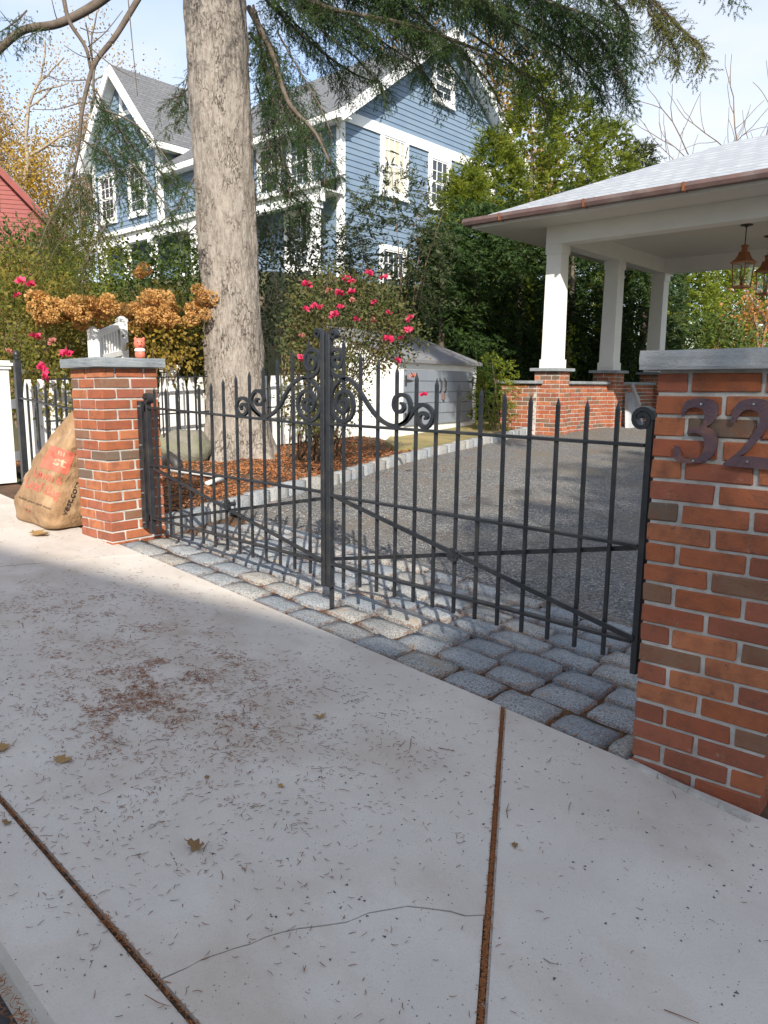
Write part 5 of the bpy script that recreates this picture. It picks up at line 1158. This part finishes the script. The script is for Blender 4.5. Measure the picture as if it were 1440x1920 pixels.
# ================================================================== PLANTS
def bloom_mesh(seed, faded=False):
    r_ = np.random.default_rng(seed); n_ = 26; d = unit(r_.normal(size=(n_, 3))); d[:, 2] = abs(d[:, 2])*.8
    global RNG; keep = RNG; RNG = r_; V, Fi = leaves(d*.006, d, .034, .42); RNG = keep
    o = npmesh('bloom', V, Fi, M['bloom_faded' if faded else 'bloom']); me = o.data; bpy.data.objects.remove(o); return me
BL = [bloom_mesh(i) for i in range(4)]; BF = [bloom_mesh(20+i, True) for i in range(2)]
def put_blooms(par, lst, faded=()):
    inv = par.matrix_basis.inverted()
    for i, (u, v, d, s_) in enumerate(lst):
        q = Vector(dep(u, v, d)); inst(random.choice(BF if i in faded else BL), 'bloom', par, inv @ q, scale=(s_*.85,)*3, rot=(random.uniform(-.6, .9), random.uniform(-.6, .6), random.uniform(0, 6)))
def stems_to(par, base, P, n_, r0=.010, mat='twig'):
    for k in range(n_):
        e = P[int(RNG.integers(len(P)))]; b = np.array([base[0]+RNG.normal()*.14, base[1]+RNG.normal()*.14, gz(base[0], base[1])+.03]); md = b*.4+e*.6; md[:2] = b[:2]*.55+e[:2]*.45+RNG.normal(size=2)*.05
        MB().tube([tuple(x) for x in catmull([b, md, e], 4)], list(np.linspace(r0, .003, 9)), 5).build('stem', M[mat], par)
rb = Gd(590, 868); rt = thing('rose_bush', 'tall rose bush with pink blooms right behind the middle of the gate', 'rose bush', tuple(rb))
P1_, d1_ = shell(620, dep(650, 610, 7.25), (.66, .6, .50), -.9); P2_, d2_ = shell(230, dep(600, 740, 7.0), (.40, .4, .42), -.9); P3_, d3_ = shell(70, dep(745, 640, 7.3), (.30, .28, .2), -.9)
PR = np.vstack([P1_, P2_, P3_]); V, Fi = clumped(PR, np.vstack([d1_, d2_, d3_]), 10, .055, .036, .32); npmesh('foliage', V, Fi, M['rose_leaf'], rt); stems_to(rt, rb, PR, 46)
put_blooms(rt, [(575, 535, 6.8, 1.5), (648, 523, 6.9, 1.3), (660, 530, 6.9, 1.4), (691, 514, 7, 1.5), (718, 521, 7, 1.4), (635, 552, 6.7, 1.5), (659, 549, 6.7, 1.3), (702, 568, 6.8, 1.3), (628, 593, 6.6, 1.6), (638, 576, 6.7, 1.1), (590, 575, 6.7, 1.2), (600, 577, 6.7, 1.2), (573, 580, 6.7, 1.1), (728, 588, 6.8, 1.1), (770, 597, 6.9, 1.3), (765, 620, 6.9, 1.4), (728, 637, 6.7, 1.6), (568, 674, 6.6, 1.8), (669, 599, 6.7, 1.1), (752, 634, 6.9, 1.0), (795, 741, 6.7, 1.2), (745, 676, 6.8, 1.1), (661, 564, 6.7, 1.0), (617, 545, 6.8, 1.0), (700, 602, 6.8, 1.1), (565, 630, 6.7, 1.0), (775, 705, 6.9, 1.2)], faded=(23, 24, 25, 8+100, 26, 22))
lb = dep(70, 700, 7.6); lt = thing('rose_bush', 'rambling rose bush with pink blooms behind the left iron fence', 'rose bush', (lb[0], lb[1], gz(lb[0], lb[1])))
Pa, da = shell(620, dep(50, 615, 7.7), (.74, .66, .58), -.95); Pb, db = shell(260, dep(95, 735, 7.4), (.55, .35, .36), -.9); PL_ = np.vstack([Pa, Pb])
V, Fi = clumped(PL_, np.vstack([da, db]), 11, .06, .042, .34); npmesh('foliage', V, Fi, M['shrub_leaf'], lt); stems_to(lt, lb, PL_, 26)
put_blooms(lt, [(40, 529, 7.1, 1.7), (57, 534, 7.1, 1.4), (33, 554, 7.1, 1.2), (67, 632, 6.95, 1.7), (97, 641, 6.95, 1.4), (125, 664, 6.9, 1.8), (77, 694, 6.8, 2.0), (83, 709, 6.8, 1.3), (17, 660, 6.9, 1.2)], (4, 8))
hb_ = dep(250, 700, 8.3); ht = thing('hydrangea', 'hydrangea covered in dried orange brown flower heads left of the spruce trunk', 'shrub', (hb_[0], hb_[1], gz(hb_[0], hb_[1])))
Ph, dh = shell(420, dep(290, 640, 8.6), (.80, .6, .50), -.95); Pk, dk = shell(200, dep(140, 630, 8.9), (.5, .5, .4), -.95); PH = np.vstack([Ph, Pk]); V, Fi = clumped(PH, np.vstack([dh, dk]), 8, .09, .065, .34); npmesh('foliage', V, Fi, M['shrub_leaf'], ht); stems_to(ht, hb_, PH, 30)
def head_mesh(seed):
    r_ = np.random.default_rng(seed); n_ = 220; d = unit(r_.normal(size=(n_, 3))); P = d*np.array([.075, .075, .062])*(.75+.25*r_.uniform(size=(n_, 1)))
    global RNG; keep = RNG; RNG = r_; V, Fi = leaves(P, d+r_.normal(size=(n_, 3))*.9, .026, .45); RNG = keep
    o = npmesh('flower_head', V, Fi, M['hydrangea']); me = o.data; bpy.data.objects.remove(o); return me
HM = [head_mesh(i) for i in range(4)]; inv = ht.matrix_basis.inverted(); rh = random.Random(4)
hs = [(270, 505), (262, 512), (372, 543), (380, 556), (375, 568), (285, 555), (300, 552), (312, 560)]
for k in range(84):
    u = rh.choice([rh.uniform(55, 200), rh.uniform(62, 190), rh.uniform(160, 330), rh.uniform(200, 300), rh.uniform(290, 400)]); hs.append((u, rh.uniform(555, 606)+(10 if 130 < u < 200 else 0)+(rh.uniform(0, 22) if 220 < u < 310 else 0)))
for u, v in hs: inst(rh.choice(HM), 'flower_head', ht, inv @ Vector(dep(u, v, rh.uniform(7.7, 8.2) if u > 215 else (rh.uniform(6.95, 7.35) if not (160 < u < 245 and v > 588) else 8.2))), scale=(rh.uniform(.75, 1.15),)*3, rot=(rh.uniform(-.4, .4), rh.uniform(-.4, .4), rh.uniform(0, 6)))
shrub('garden_shrub', 'yellow leaved shrub just above the left pillar cap', 'shrub', dep(285, 650, 8.0), (.45, .35, .22), 120, 9, .05, .35, 'yellow_leaf', group='garden shrubs')
shrub('garden_shrub', 'leafy green shrub under the porch left of the spruce trunk', 'shrub', dep(330, 535, 10.2), (.95, .8, .55), 420, 12, .06, .32, 'green_shrub', group='garden shrubs')
shrub('garden_shrub', 'brown twiggy shrub between the hydrangea and the spruce trunk', 'shrub', dep(365, 640, 8.9), (.45, .45, .5), 190, 8, .05, .3, 'rose_leaf', group='garden shrubs')
shrub('garden_shrub', 'olive shrub behind the spruce trunk below the blue porch', 'shrub', dep(530, 530, 10.4), (.6, .7, .95), 260, 12, .06, .3, 'hemlock', group='garden shrubs')
shrub('garden_shrub', 'green evergreen shrub in front of the red house', 'shrub', dep(62, 505, 12.5), (.8, .8, .6), 360, 13, .075, .24, 'green_shrub', group='garden shrubs')
shrub('garden_shrub', 'yellow green shrub below the red house at the left edge', 'shrub', dep(30, 560, 10.5), (1.1, .8, .6), 360, 12, .06, .32, 'shrub_leaf', group='garden shrubs')
shrub('garden_shrub', 'light green feathery evergreen left of the white porch', 'shrub', dep(165, 520, 11.5), (.6, .6, .7), 260, 12, .075, .2, 'arborvitae', group='garden shrubs')
shrub('garden_shrub', 'shaded shrub behind the white picket fence', 'shrub', dep(360, 690, 9.8), (1.0, .7, .6), 260, 10, .06, .32, 'green_shrub', group='garden shrubs')
shrub('garden_shrub', 'loose grey green hemlock in front of the blue house corner', 'tree', dep(610, 500, 12.6), (.8, .8, .9), 300, 16, .075, .16, 'hemlock', fern=True, group='garden shrubs')
shrub('garden_shrub', 'tall grey green hemlock growing behind the storage shed', 'tree', dep(745, 490, 12.2), (1.05, .9, 1.45), 700, 16, .075, .16, 'hemlock', fern=True, stems=10, group='garden shrubs')
shrub('garden_shrub', 'bright green cypress bush beside the storage shed and pavilion wall', 'shrub', dep(928, 745, 11.2), (.30, .35, .62), 260, 12, .05, .2, 'arborvitae', fern=True, group='garden shrubs')
shrub('garden_shrub', 'lit green bush showing behind the first white pavilion column', 'shrub', dep(1062, 660, 13.3), (.25, .3, .42), 90, 9, .06, .4, 'bright_hedge', group='garden shrubs')
g_ = 'evergreens behind the pavilion'
for u, d, vt, r_, lab in ((822, 13.6, 440, 1.0, 'dark evergreen just left of the pavilion roof corner'), (885, 14.6, 400, 1.3, 'dark evergreen with lit branches behind the pavilion corner'), (965, 15.4, 400, 1.4, 'dark evergreen behind the first pavilion column'), (1060, 16.2, 385, 1.4, 'shaded evergreen between the first and second pavilion columns'), (1140, 17.2, 390, 1.4, 'shaded evergreen behind the second pavilion column'), (1195, 17.4, 395, 1.05, 'shaded evergreen behind the third pavilion column')):
    q = dep(u, 760, d); conifer('evergreen_tree', lab, (q[0], q[1]), r_, dep(u, vt, d)[2], 1500, 20, .095, .15, 'dark_evergreen', group=g_, pw=.45, seed=u)
for u, d, vt, r_, mt, lab in ((915, 17.0, 285, 1.5, 'arborvitae', 'yellow green arborvitae below the blue gable'), (978, 18.0, 178, 1.5, 'arborvitae', 'tallest sunlit arborvitae right of the blue gable'), (1050, 19.0, 222, 1.9, 'arborvitae', 'sunlit arborvitae above the middle of the pavilion eave'), (1115, 20.0, 262, 1.8, 'arborvitae', 'sunlit arborvitae peeping over the pavilion roof'), (1170, 21.0, 300, 1.5, 'hemlock', 'low evergreen top just above the pavilion roof slope'), (862, 16.0, 350, 1.2, 'arborvitae', 'green arborvitae against the blue side wall')):
    q = dep(u, 760, d); conifer('arborvitae_tree', lab, (q[0], q[1]), r_, dep(u, vt, d)[2], 1600, 20, .115, .15, mt, group='arborvitae behind the evergreens', pw=.62, seed=u, droop=.25)
for u, d, r_, lab in ((1265, 24, 1.3, 'bright green hedge tree right of the third column'), (1325, 25, 1.5, 'bright green hedge tree left of the copper lanterns'), (1395, 27, 1.6, 'bright green hedge tree behind the copper lanterns'), (1465, 27, 1.8, 'bright green hedge tree at the right edge of the photo')):
    q = dep(u, 760, d); conifer('hedge_tree', lab, (q[0], q[1]), r_, dep(u, 455, d)[2], 1300, 18, .13, .18, 'bright_hedge', group='bright hedge beyond the pavilion', pw=.35, seed=u)
q = dep(1430, 700, 20); broadleaf('maple_tree', 'small orange maple beyond the pavilion behind the lanterns', (q[0], q[1]), dep(1430, 520, 20)[2], 1.2, ['maple_leaf'], 170, 6, .09, .4, bark='twig', tr=.07)
shrub('garden_shrub', 'blue green shrub below the bright hedge beyond the pavilion', 'shrub', dep(1335, 650, 19), (.8, .8, .8), 200, 12, .10, .25, 'green_shrub', group='garden shrubs')
for u, d, vt, tr, mats, n_, lab in ((60, 40, 85, .30, ['tan_leaf'], 1300, 'tan autumn tree with pale trunk above the red house'), (150, 46, 110, .26, ['tan_leaf'], 1000, 'thin tan autumn tree left of the blue gable'), (10, 44, 150, .28, ['gold_leaf'], 1400, 'golden autumn tree at the left edge'), (-40, 36, 60, .28, ['tan_leaf'], 900, 'tan autumn tree leaning in at the far left'), (110, 52, 190, .2, ['gold_leaf', 'tan_leaf'], 700, 'small golden tree behind the tan autumn tree')):
    q = dep(u, 560, d); broadleaf('autumn_tree', lab, (q[0], q[1]), dep(u, vt, d)[2], 5.0, mats, n_, 9, .12, .4, group='autumn trees behind the red house', zb=2.0, tr=tr)
for u, d, vt, lab in ((1315, 46, 205, 'bare leafless tree top above the pavilion roof'), (1395, 48, 190, 'bare tree rising behind the pavilion roof near the right edge'), (1455, 44, 170, 'bare tree at the right edge above the roof')):
    q = dep(u, 760, d); broadleaf('bare_tree', lab, (q[0], q[1]), dep(u, vt, d)[2]*1.12, 3.0, [], 0, 0, .1, .3, group='bare trees beyond the pavilion', bark='twig', tr=.13)
q = dep(700, 560, 44); broadleaf('autumn_tree', 'brown autumn tree behind the blue house roof', (q[0], q[1]), dep(700, 40, 44)[2], 5.0, ['tan_leaf'], 600, 7, .25, .38, group='autumn trees behind the blue house', zb=2.0, tr=.3)
q = dep(960, 560, 40); broadleaf('autumn_tree', 'yellow autumn tree behind the right rake of the blue gable', (q[0], q[1]), dep(960, 120, 40)[2], 5.0, ['gold_leaf', 'tan_leaf'], 500, 7, .22, .38, group='autumn trees behind the blue house', zb=1.0, tr=.3)

# ================================================================== LITTER
def strands(name, XY, lo, hi, wd, mat, lift=.002, zf=None, tilt=.12, kind='stuff', bend=.35):
    n_ = len(XY); a = RNG.uniform(0, 6.283, n_); l = RNG.uniform(lo, hi, n_)
    z0 = np.array([(zf or gz)(x, y) for x, y in XY])+lift+RNG.uniform(0, .003, n_)
    c = np.stack([XY[:, 0], XY[:, 1], z0], 1); d = np.stack([np.cos(a), np.sin(a), RNG.normal(size=n_)*tilt], 1); s_ = np.stack([-np.sin(a), np.cos(a), np.zeros(n_)], 1)
    bd = (RNG.uniform(-1, 1, n_)*bend*l)[:, None]; l_ = l[:, None]; w_ = wd*RNG.uniform(.7, 1.3, n_)[:, None]
    up = np.array([0, 0, wd*1.2])
    p0, p1, p2 = c-d*l_/2, c+s_*bd*.5, c+d*l_/2
    V = np.stack([p0-s_*w_, p0+s_*w_, p1-s_*w_+up*0, p1+s_*w_, p2-s_*w_*.5, p2+s_*w_*.5, p0+up, p1+up, p2+up], 1)
    V[:, :, 2] = np.maximum(V[:, :, 2], (z0-lift+.0012)[:, None]); V = V.reshape(-1, 3)
    T = np.array([(0, 2, 7, 6), (6, 7, 3, 1), (2, 4, 8, 7), (7, 8, 5, 3)]); Fi = (T[None]+(np.arange(n_)*9)[:, None, None]).reshape(-1, 4)
    return props(npmesh(name, V, Fi, M[mat]), kind=kind)
def scatter(n_, x0, x1, y0, y1, f):
    o_ = []; 
    while len(o_) < n_:
        X = RNG.uniform(x0, x1, 4000); Y = RNG.uniform(y0, y1, 4000); k = RNG.uniform(0, 1, 4000)
        for x, y, q in zip(X, Y, k):
            if q < f(x, y): o_.append((x, y))
            if len(o_) >= n_: break
    return np.array(o_)
cl = [(*Gs(u, v)[:2], r_, a_) for u, v, r_, a_ in ((300, 1290, .22, 1.), (250, 1310, .15, .8), (360, 1340, .2, .8), (270, 1260, .25, .6), (150, 1160, .35, .45), (560, 1330, .3, .4), (520, 1430, .3, .4), (120, 1330, .3, .4), (430, 1480, .35, .4), (600, 1290, .25, .35), (700, 1400, .3, .25), (60, 1540, .2, .4), (300, 1500, .4, .3))]
def dens(x, y):
    v = .022+.06*max(0, mnoise.noise((x*1.6, y*1.6, 5)))
    if x > -.1: v = .02
    for cx_, cy_, r_, a_ in cl: v += .55*a_*math.exp(-((x-cx_)**2+(y-cy_)**2)/(2*r_*r_))*(0.35+1.2*max(0, mnoise.noise((x*7, y*7, 1))+.15))
    return v
strands('fallen_needles', scatter(4300, -5.0, 1.4, -1.78, -.01, dens), .010, .021, .0008, 'needle_litter')
c0 = cl[0]
def dens2(x, y): return sum(a_*math.exp(-((x-cx_)**2+(y-cy_)**2)/(2*(r_*.9)**2)) for cx_, cy_, r_, a_ in cl[:5])*max(0, mnoise.noise((x*5+3, y*7, 2))+.6*mnoise.noise((x*15, y*15, 6))+.12)*1.5
XT = scatter(60, -3.6, 1.2, -1.7, -.05, lambda x, y: .5 if x < .0 else .15); strands('fallen_twigs', XT, .03, .075, .0011, 'needle_litter', bend=.2)
strands('needle_drift', scatter(2500, -3.2, -.6, -1.5, -.1, dens2), .012, .024, .0009, 'needle_rust')
def jy(k, w_): ys = RNG.uniform(JY-.02, -.01, k); return np.stack([np.array([j1x(y) for y in ys])+RNG.normal(size=k)*w_, ys], 1)
strands('joint_needles', jy(2400, .004), .008, .017, .0009, 'needle_rust', -.011, tilt=.15)
XY = np.stack([RNG.uniform(-4, 1, 2600), -1.584+RNG.normal(size=2600)*.0045], 1); strands('joint_needles', XY[:1700], .008, .016, .0009, 'needle_rust', -.013, tilt=.12)
XY = np.stack([RNG.uniform(-3, 1, 1500), -1.815-abs(RNG.normal(size=1500))*.022], 1); strands('gutter_needles', XY, .012, .024, .001, 'needle_rust', -.108, tilt=.3, zf=lambda x, y: gz(x, -1.8))
def gapd(x, y):
    for cx_, cy_, lx, ly in setts:
        if abs(x-cx_) < lx/2-.006 and abs(y-cy_) < ly/2-.004: return .035
    return .75 if mnoise.noise((x*3.2, y*3.2, 8)) > -.25 else .12
strands('sett_joint_needles', scatter(9000, -3.6, .1, .0, 1.2, gapd), .010, .022, .0010, 'needle_rust', -.001, tilt=.3)
def chips(name, XY, lo, hi, mat, lift=.0, zf=None, flat=.35, asp=.5):
    n_ = len(XY); s_ = RNG.uniform(lo, hi, n_)[:, None, None]; T = np.array([(1, 0, 0), (-.5, .87, 0), (-.5, -.87, 0), (0, 0, 1), (.1, .1, -.6)], float)
    B = np.repeat(T[None], n_, 0)*(1+RNG.normal(size=(n_, 5, 3))*.28); B[:, :, 2] *= flat; B[:, :, 1] *= asp
    a = RNG.uniform(0, 6.283, n_); ca, sa = np.cos(a)[:, None], np.sin(a)[:, None]; X = B[:, :, 0]*ca-B[:, :, 1]*sa; Y = B[:, :, 0]*sa+B[:, :, 1]*ca
    z0 = np.array([(zf or gz)(x, y) for x, y in XY])[:, None]+lift
    V = np.stack([XY[:, :1]+X*s_[:, :, 0], XY[:, 1:]+Y*s_[:, :, 0], z0+B[:, :, 2]*s_[:, :, 0]], 2).reshape(-1, 3)
    Tt = np.array([(0, 1, 3), (1, 2, 3), (2, 0, 3), (1, 0, 4), (2, 1, 4), (0, 2, 4)]); Fi = (Tt[None]+(np.arange(n_)*5)[:, None, None]).reshape(-1, 3)
    return props(npmesh(name, V, Fi, M[mat]), kind='stuff')
chips('pavement_specks', scatter(850, -3.6, 1.4, -1.78, -.02, lambda x, y: (.5 if x > -.6 or y < -.9 else .12)*(.25+1.5*max(0, mnoise.noise((x*2.5, y*2.5, 4))))), .0014, .0062, 'dark_speck', .001, None, .35, .7)
XY = scatter(19000, -4.6, 1.5, APRON_END-.06, 4.5, lambda x, y: (1/(1+(y-1.2)*.55) if x > curbx(y)+.04 else 0)); chips('loose_gravel', XY, .004, .010, 'pebble', .002, None, .6, .8)
mz = lambda x, y: gz(x, y)+.05+.05*mnoise.noise((x*2.1, y*2.1, 3))
XY = scatter(14000, -7.0, -3.6, .5, 7.5, lambda x, y: (1 if x < curbx(y)-.12 else 0)*(.35 if y > 4.5 else 1)); chips('mulch', XY, .012, .034, 'mulch_chip', .006, mz, .28, .4)
XY = scatter(300, curb[-1][0], -1, 1.3, 8, lambda x, y: .8*math.exp(-max(0, x-curbx(y))*2.2) if x > curbx(y)+.03 else 0); chips('drive_leaf_bits', XY, .008, .022, 'mulch_chip', .006, None, .2, .6)
for k, y_ in enumerate((-1.13, -1.25, -1.29)):
    o = chips('joint_pebble', np.array([[j1x(y_), y_]]), .011, .013, 'pebble', -.002, None, .9, .9)
    del o['kind']; props(o, ['small grey pebble lodged in the slab joint, nearest of three', 'small grey pebble lodged in the slab joint, middle of three', 'small grey pebble lodged in the slab joint, farthest of three'][2-k], 'pebble', 'pebbles in the slab joint')
# ---- fallen leaves on the pavement
def leaf(label, u, v, ln, rz, mat='dry_leaf', lobes=4, curl=.35, tiltx=0.):
    q = Gs(u, v); n_ = 22; L_, R_, Cn = [], [], []
    for i in range(n_):
        f_ = i/(n_-1); w_ = math.sin(math.pi*min(1, f_**.8))**.8*.34*(1+.38*math.sin(f_*lobes*2*math.pi+.6)); w_ = max(w_, .012)
        zz = curl*(f_-.5)**2; L_.append((f_-.5, w_, zz+.25*w_*w_+.06*math.sin(f_*9))); R_.append((f_-.5, -w_*.92, zz+.3*w_*w_+.05*math.sin(f_*7+1))); Cn.append((f_-.5, 0, zz*.9))
    V = L_+Cn+R_; m_ = Matrix.Rotation(rz, 3, 'Z') @ Matrix.Rotation(tiltx, 3, 'X')
    P = [m_ @ (Vector(p)*ln) for p in V]; mn = min(p.z for p in P); P = [p+Vector((q[0], q[1], gz(q[0], q[1])+.003-mn)) for p in P]
    Fc = [(i, i+1, n_+i+1, n_+i) for i in range(n_-1)]+[(n_+i, n_+i+1, 2*n_+i+1, 2*n_+i) for i in range(n_-1)]
    o = thing('fallen_leaf', label, 'leaf', (q[0], q[1], gz(q[0], q[1])), group='dry leaves on the pavement')
    b = MB().add(P, Fc).build('blade', M[mat], o, True); a0, a1 = P[n_], P[n_]+(m_ @ Vector((-.16, .02, .03)))*ln
    MB().tube([a0, (a0+a1)/2, a1], .0012, 5).build('stalk', M['dry_leaf_brown'], o)
leaf('tan oak leaf on the pavement at the left', 120, 1427, .062, .55)
leaf('tan leaf at the very left edge of the pavement', 4, 1406, .06, -.3)
leaf('crumpled brown leaf in the middle of the lower pavement', 370, 1592, .050, .5, 'dry_leaf_brown', 3, 1.4, .3)
leaf('small tan curled leaf in the patch near the setts', 600, 1346, .045, 1.1, 'dry_leaf', 3, .9)
leaf('lobed tan leaf beside the foot of the leaf bag', 75, 1004, .16, .1, 'dry_leaf', 5, .25)
leaf('slender brown leaf sliver right of the slab joint', 965, 1588, .024, -.9, 'dry_leaf_brown', 1, .2)
leaf('small yellow leaf left of the slab joint', 528, 1476, .024, .2, 'dry_leaf', 1, .3)
leaf('rust brown sliver leaf left of the crumpled leaf', 388, 1460, .020, -.5, 'dry_leaf_brown', 1, .3)
leaf('dark curled leaf by the left slab joint', 14, 1545, .03, .4, 'dry_leaf_brown', 2, .8)

# ================================================================== ACROSS THE STREET (unseen house and tree, placed and shaped to shade the pavement)
def across(b_, a_): return np.array([-.734, .679])*a_+np.array([.679, .734])*b_
e_ = np.array([.978, .208, 0]); nrm_ = np.array([-.208, .978, 0]); RC = np.array([8.28+1.2, -10.8+.26, 0]); ZR = 8.75
nh = thing('shading_house', 'unseen grey gabled house across the street, added to shade the pavement', 'house', (RC[0], RC[1]-3, -1.7))
def npnt(a, b, z): return tuple(RC+e_*a+nrm_*b+np.array([0, 0, z]))
MB().prism([npnt(-6, 3.6, -2.4), npnt(6, 3.6, -2.4), npnt(6, -3.6, -2.4), npnt(-6, -3.6, -2.4)], (0, 0, 7.6)).build('wall', M['shed_grey'], nh)
MB().prism([npnt(-6, 3.6, 5.2), npnt(-6, -3.6, 5.2), npnt(-6, 0, ZR-.1)], tuple(e_*12)).build('gable', M['shed_grey'], nh)
for sg in (-1, 1): MB().prism([npnt(-6.4, sg*4.1, 4.72), npnt(6.4, sg*4.1, 4.72), npnt(6.4, 0, ZR), npnt(-6.4, 0, ZR)], (0, 0, .08)).build('roof', M['shingle'], nh)
for a in (-4, -1.5, 1.5, 4):
    for z in (-.6, 2.6):
        w_ = MB().prism([npnt(a-.5, 3.6, z), npnt(a+.5, 3.6, z), npnt(a+.5, 3.66, z), npnt(a-.5, 3.66, z)], (0, 0, 1.4)).build('window', M['white_trim'], nh)
        MB().quad(npnt(a-.4, 3.665, z+.1), npnt(a+.4, 3.665, z+.1), npnt(a+.4, 3.665, z+1.3), npnt(a-.4, 3.665, z+1.3)).build('pane', M['glass'], w_)
q = across(3.9, -17.5); zt_ = gz(q[0], q[1])-.2
nt_ = thing('shading_tree', 'unseen broad leafy tree across the street, added to shade the pavement', 'tree', (q[0], q[1], zt_))
P, d = shell(2900, (q[0], q[1], 8.0), (5.0, 5.0, 6.0), -1, .5); V, Fi = clumped(P, d, 14, .22, .20, .40); npmesh('crown', V, Fi, M['green_shrub'], nt_)
MB().tube([(q[0], q[1], zt_-.2), (q[0]+.1, q[1], 3), (q[0], q[1], 9)], [.3, .22, .08], 10).build('trunk', M['dead_wood'], nt_, True)
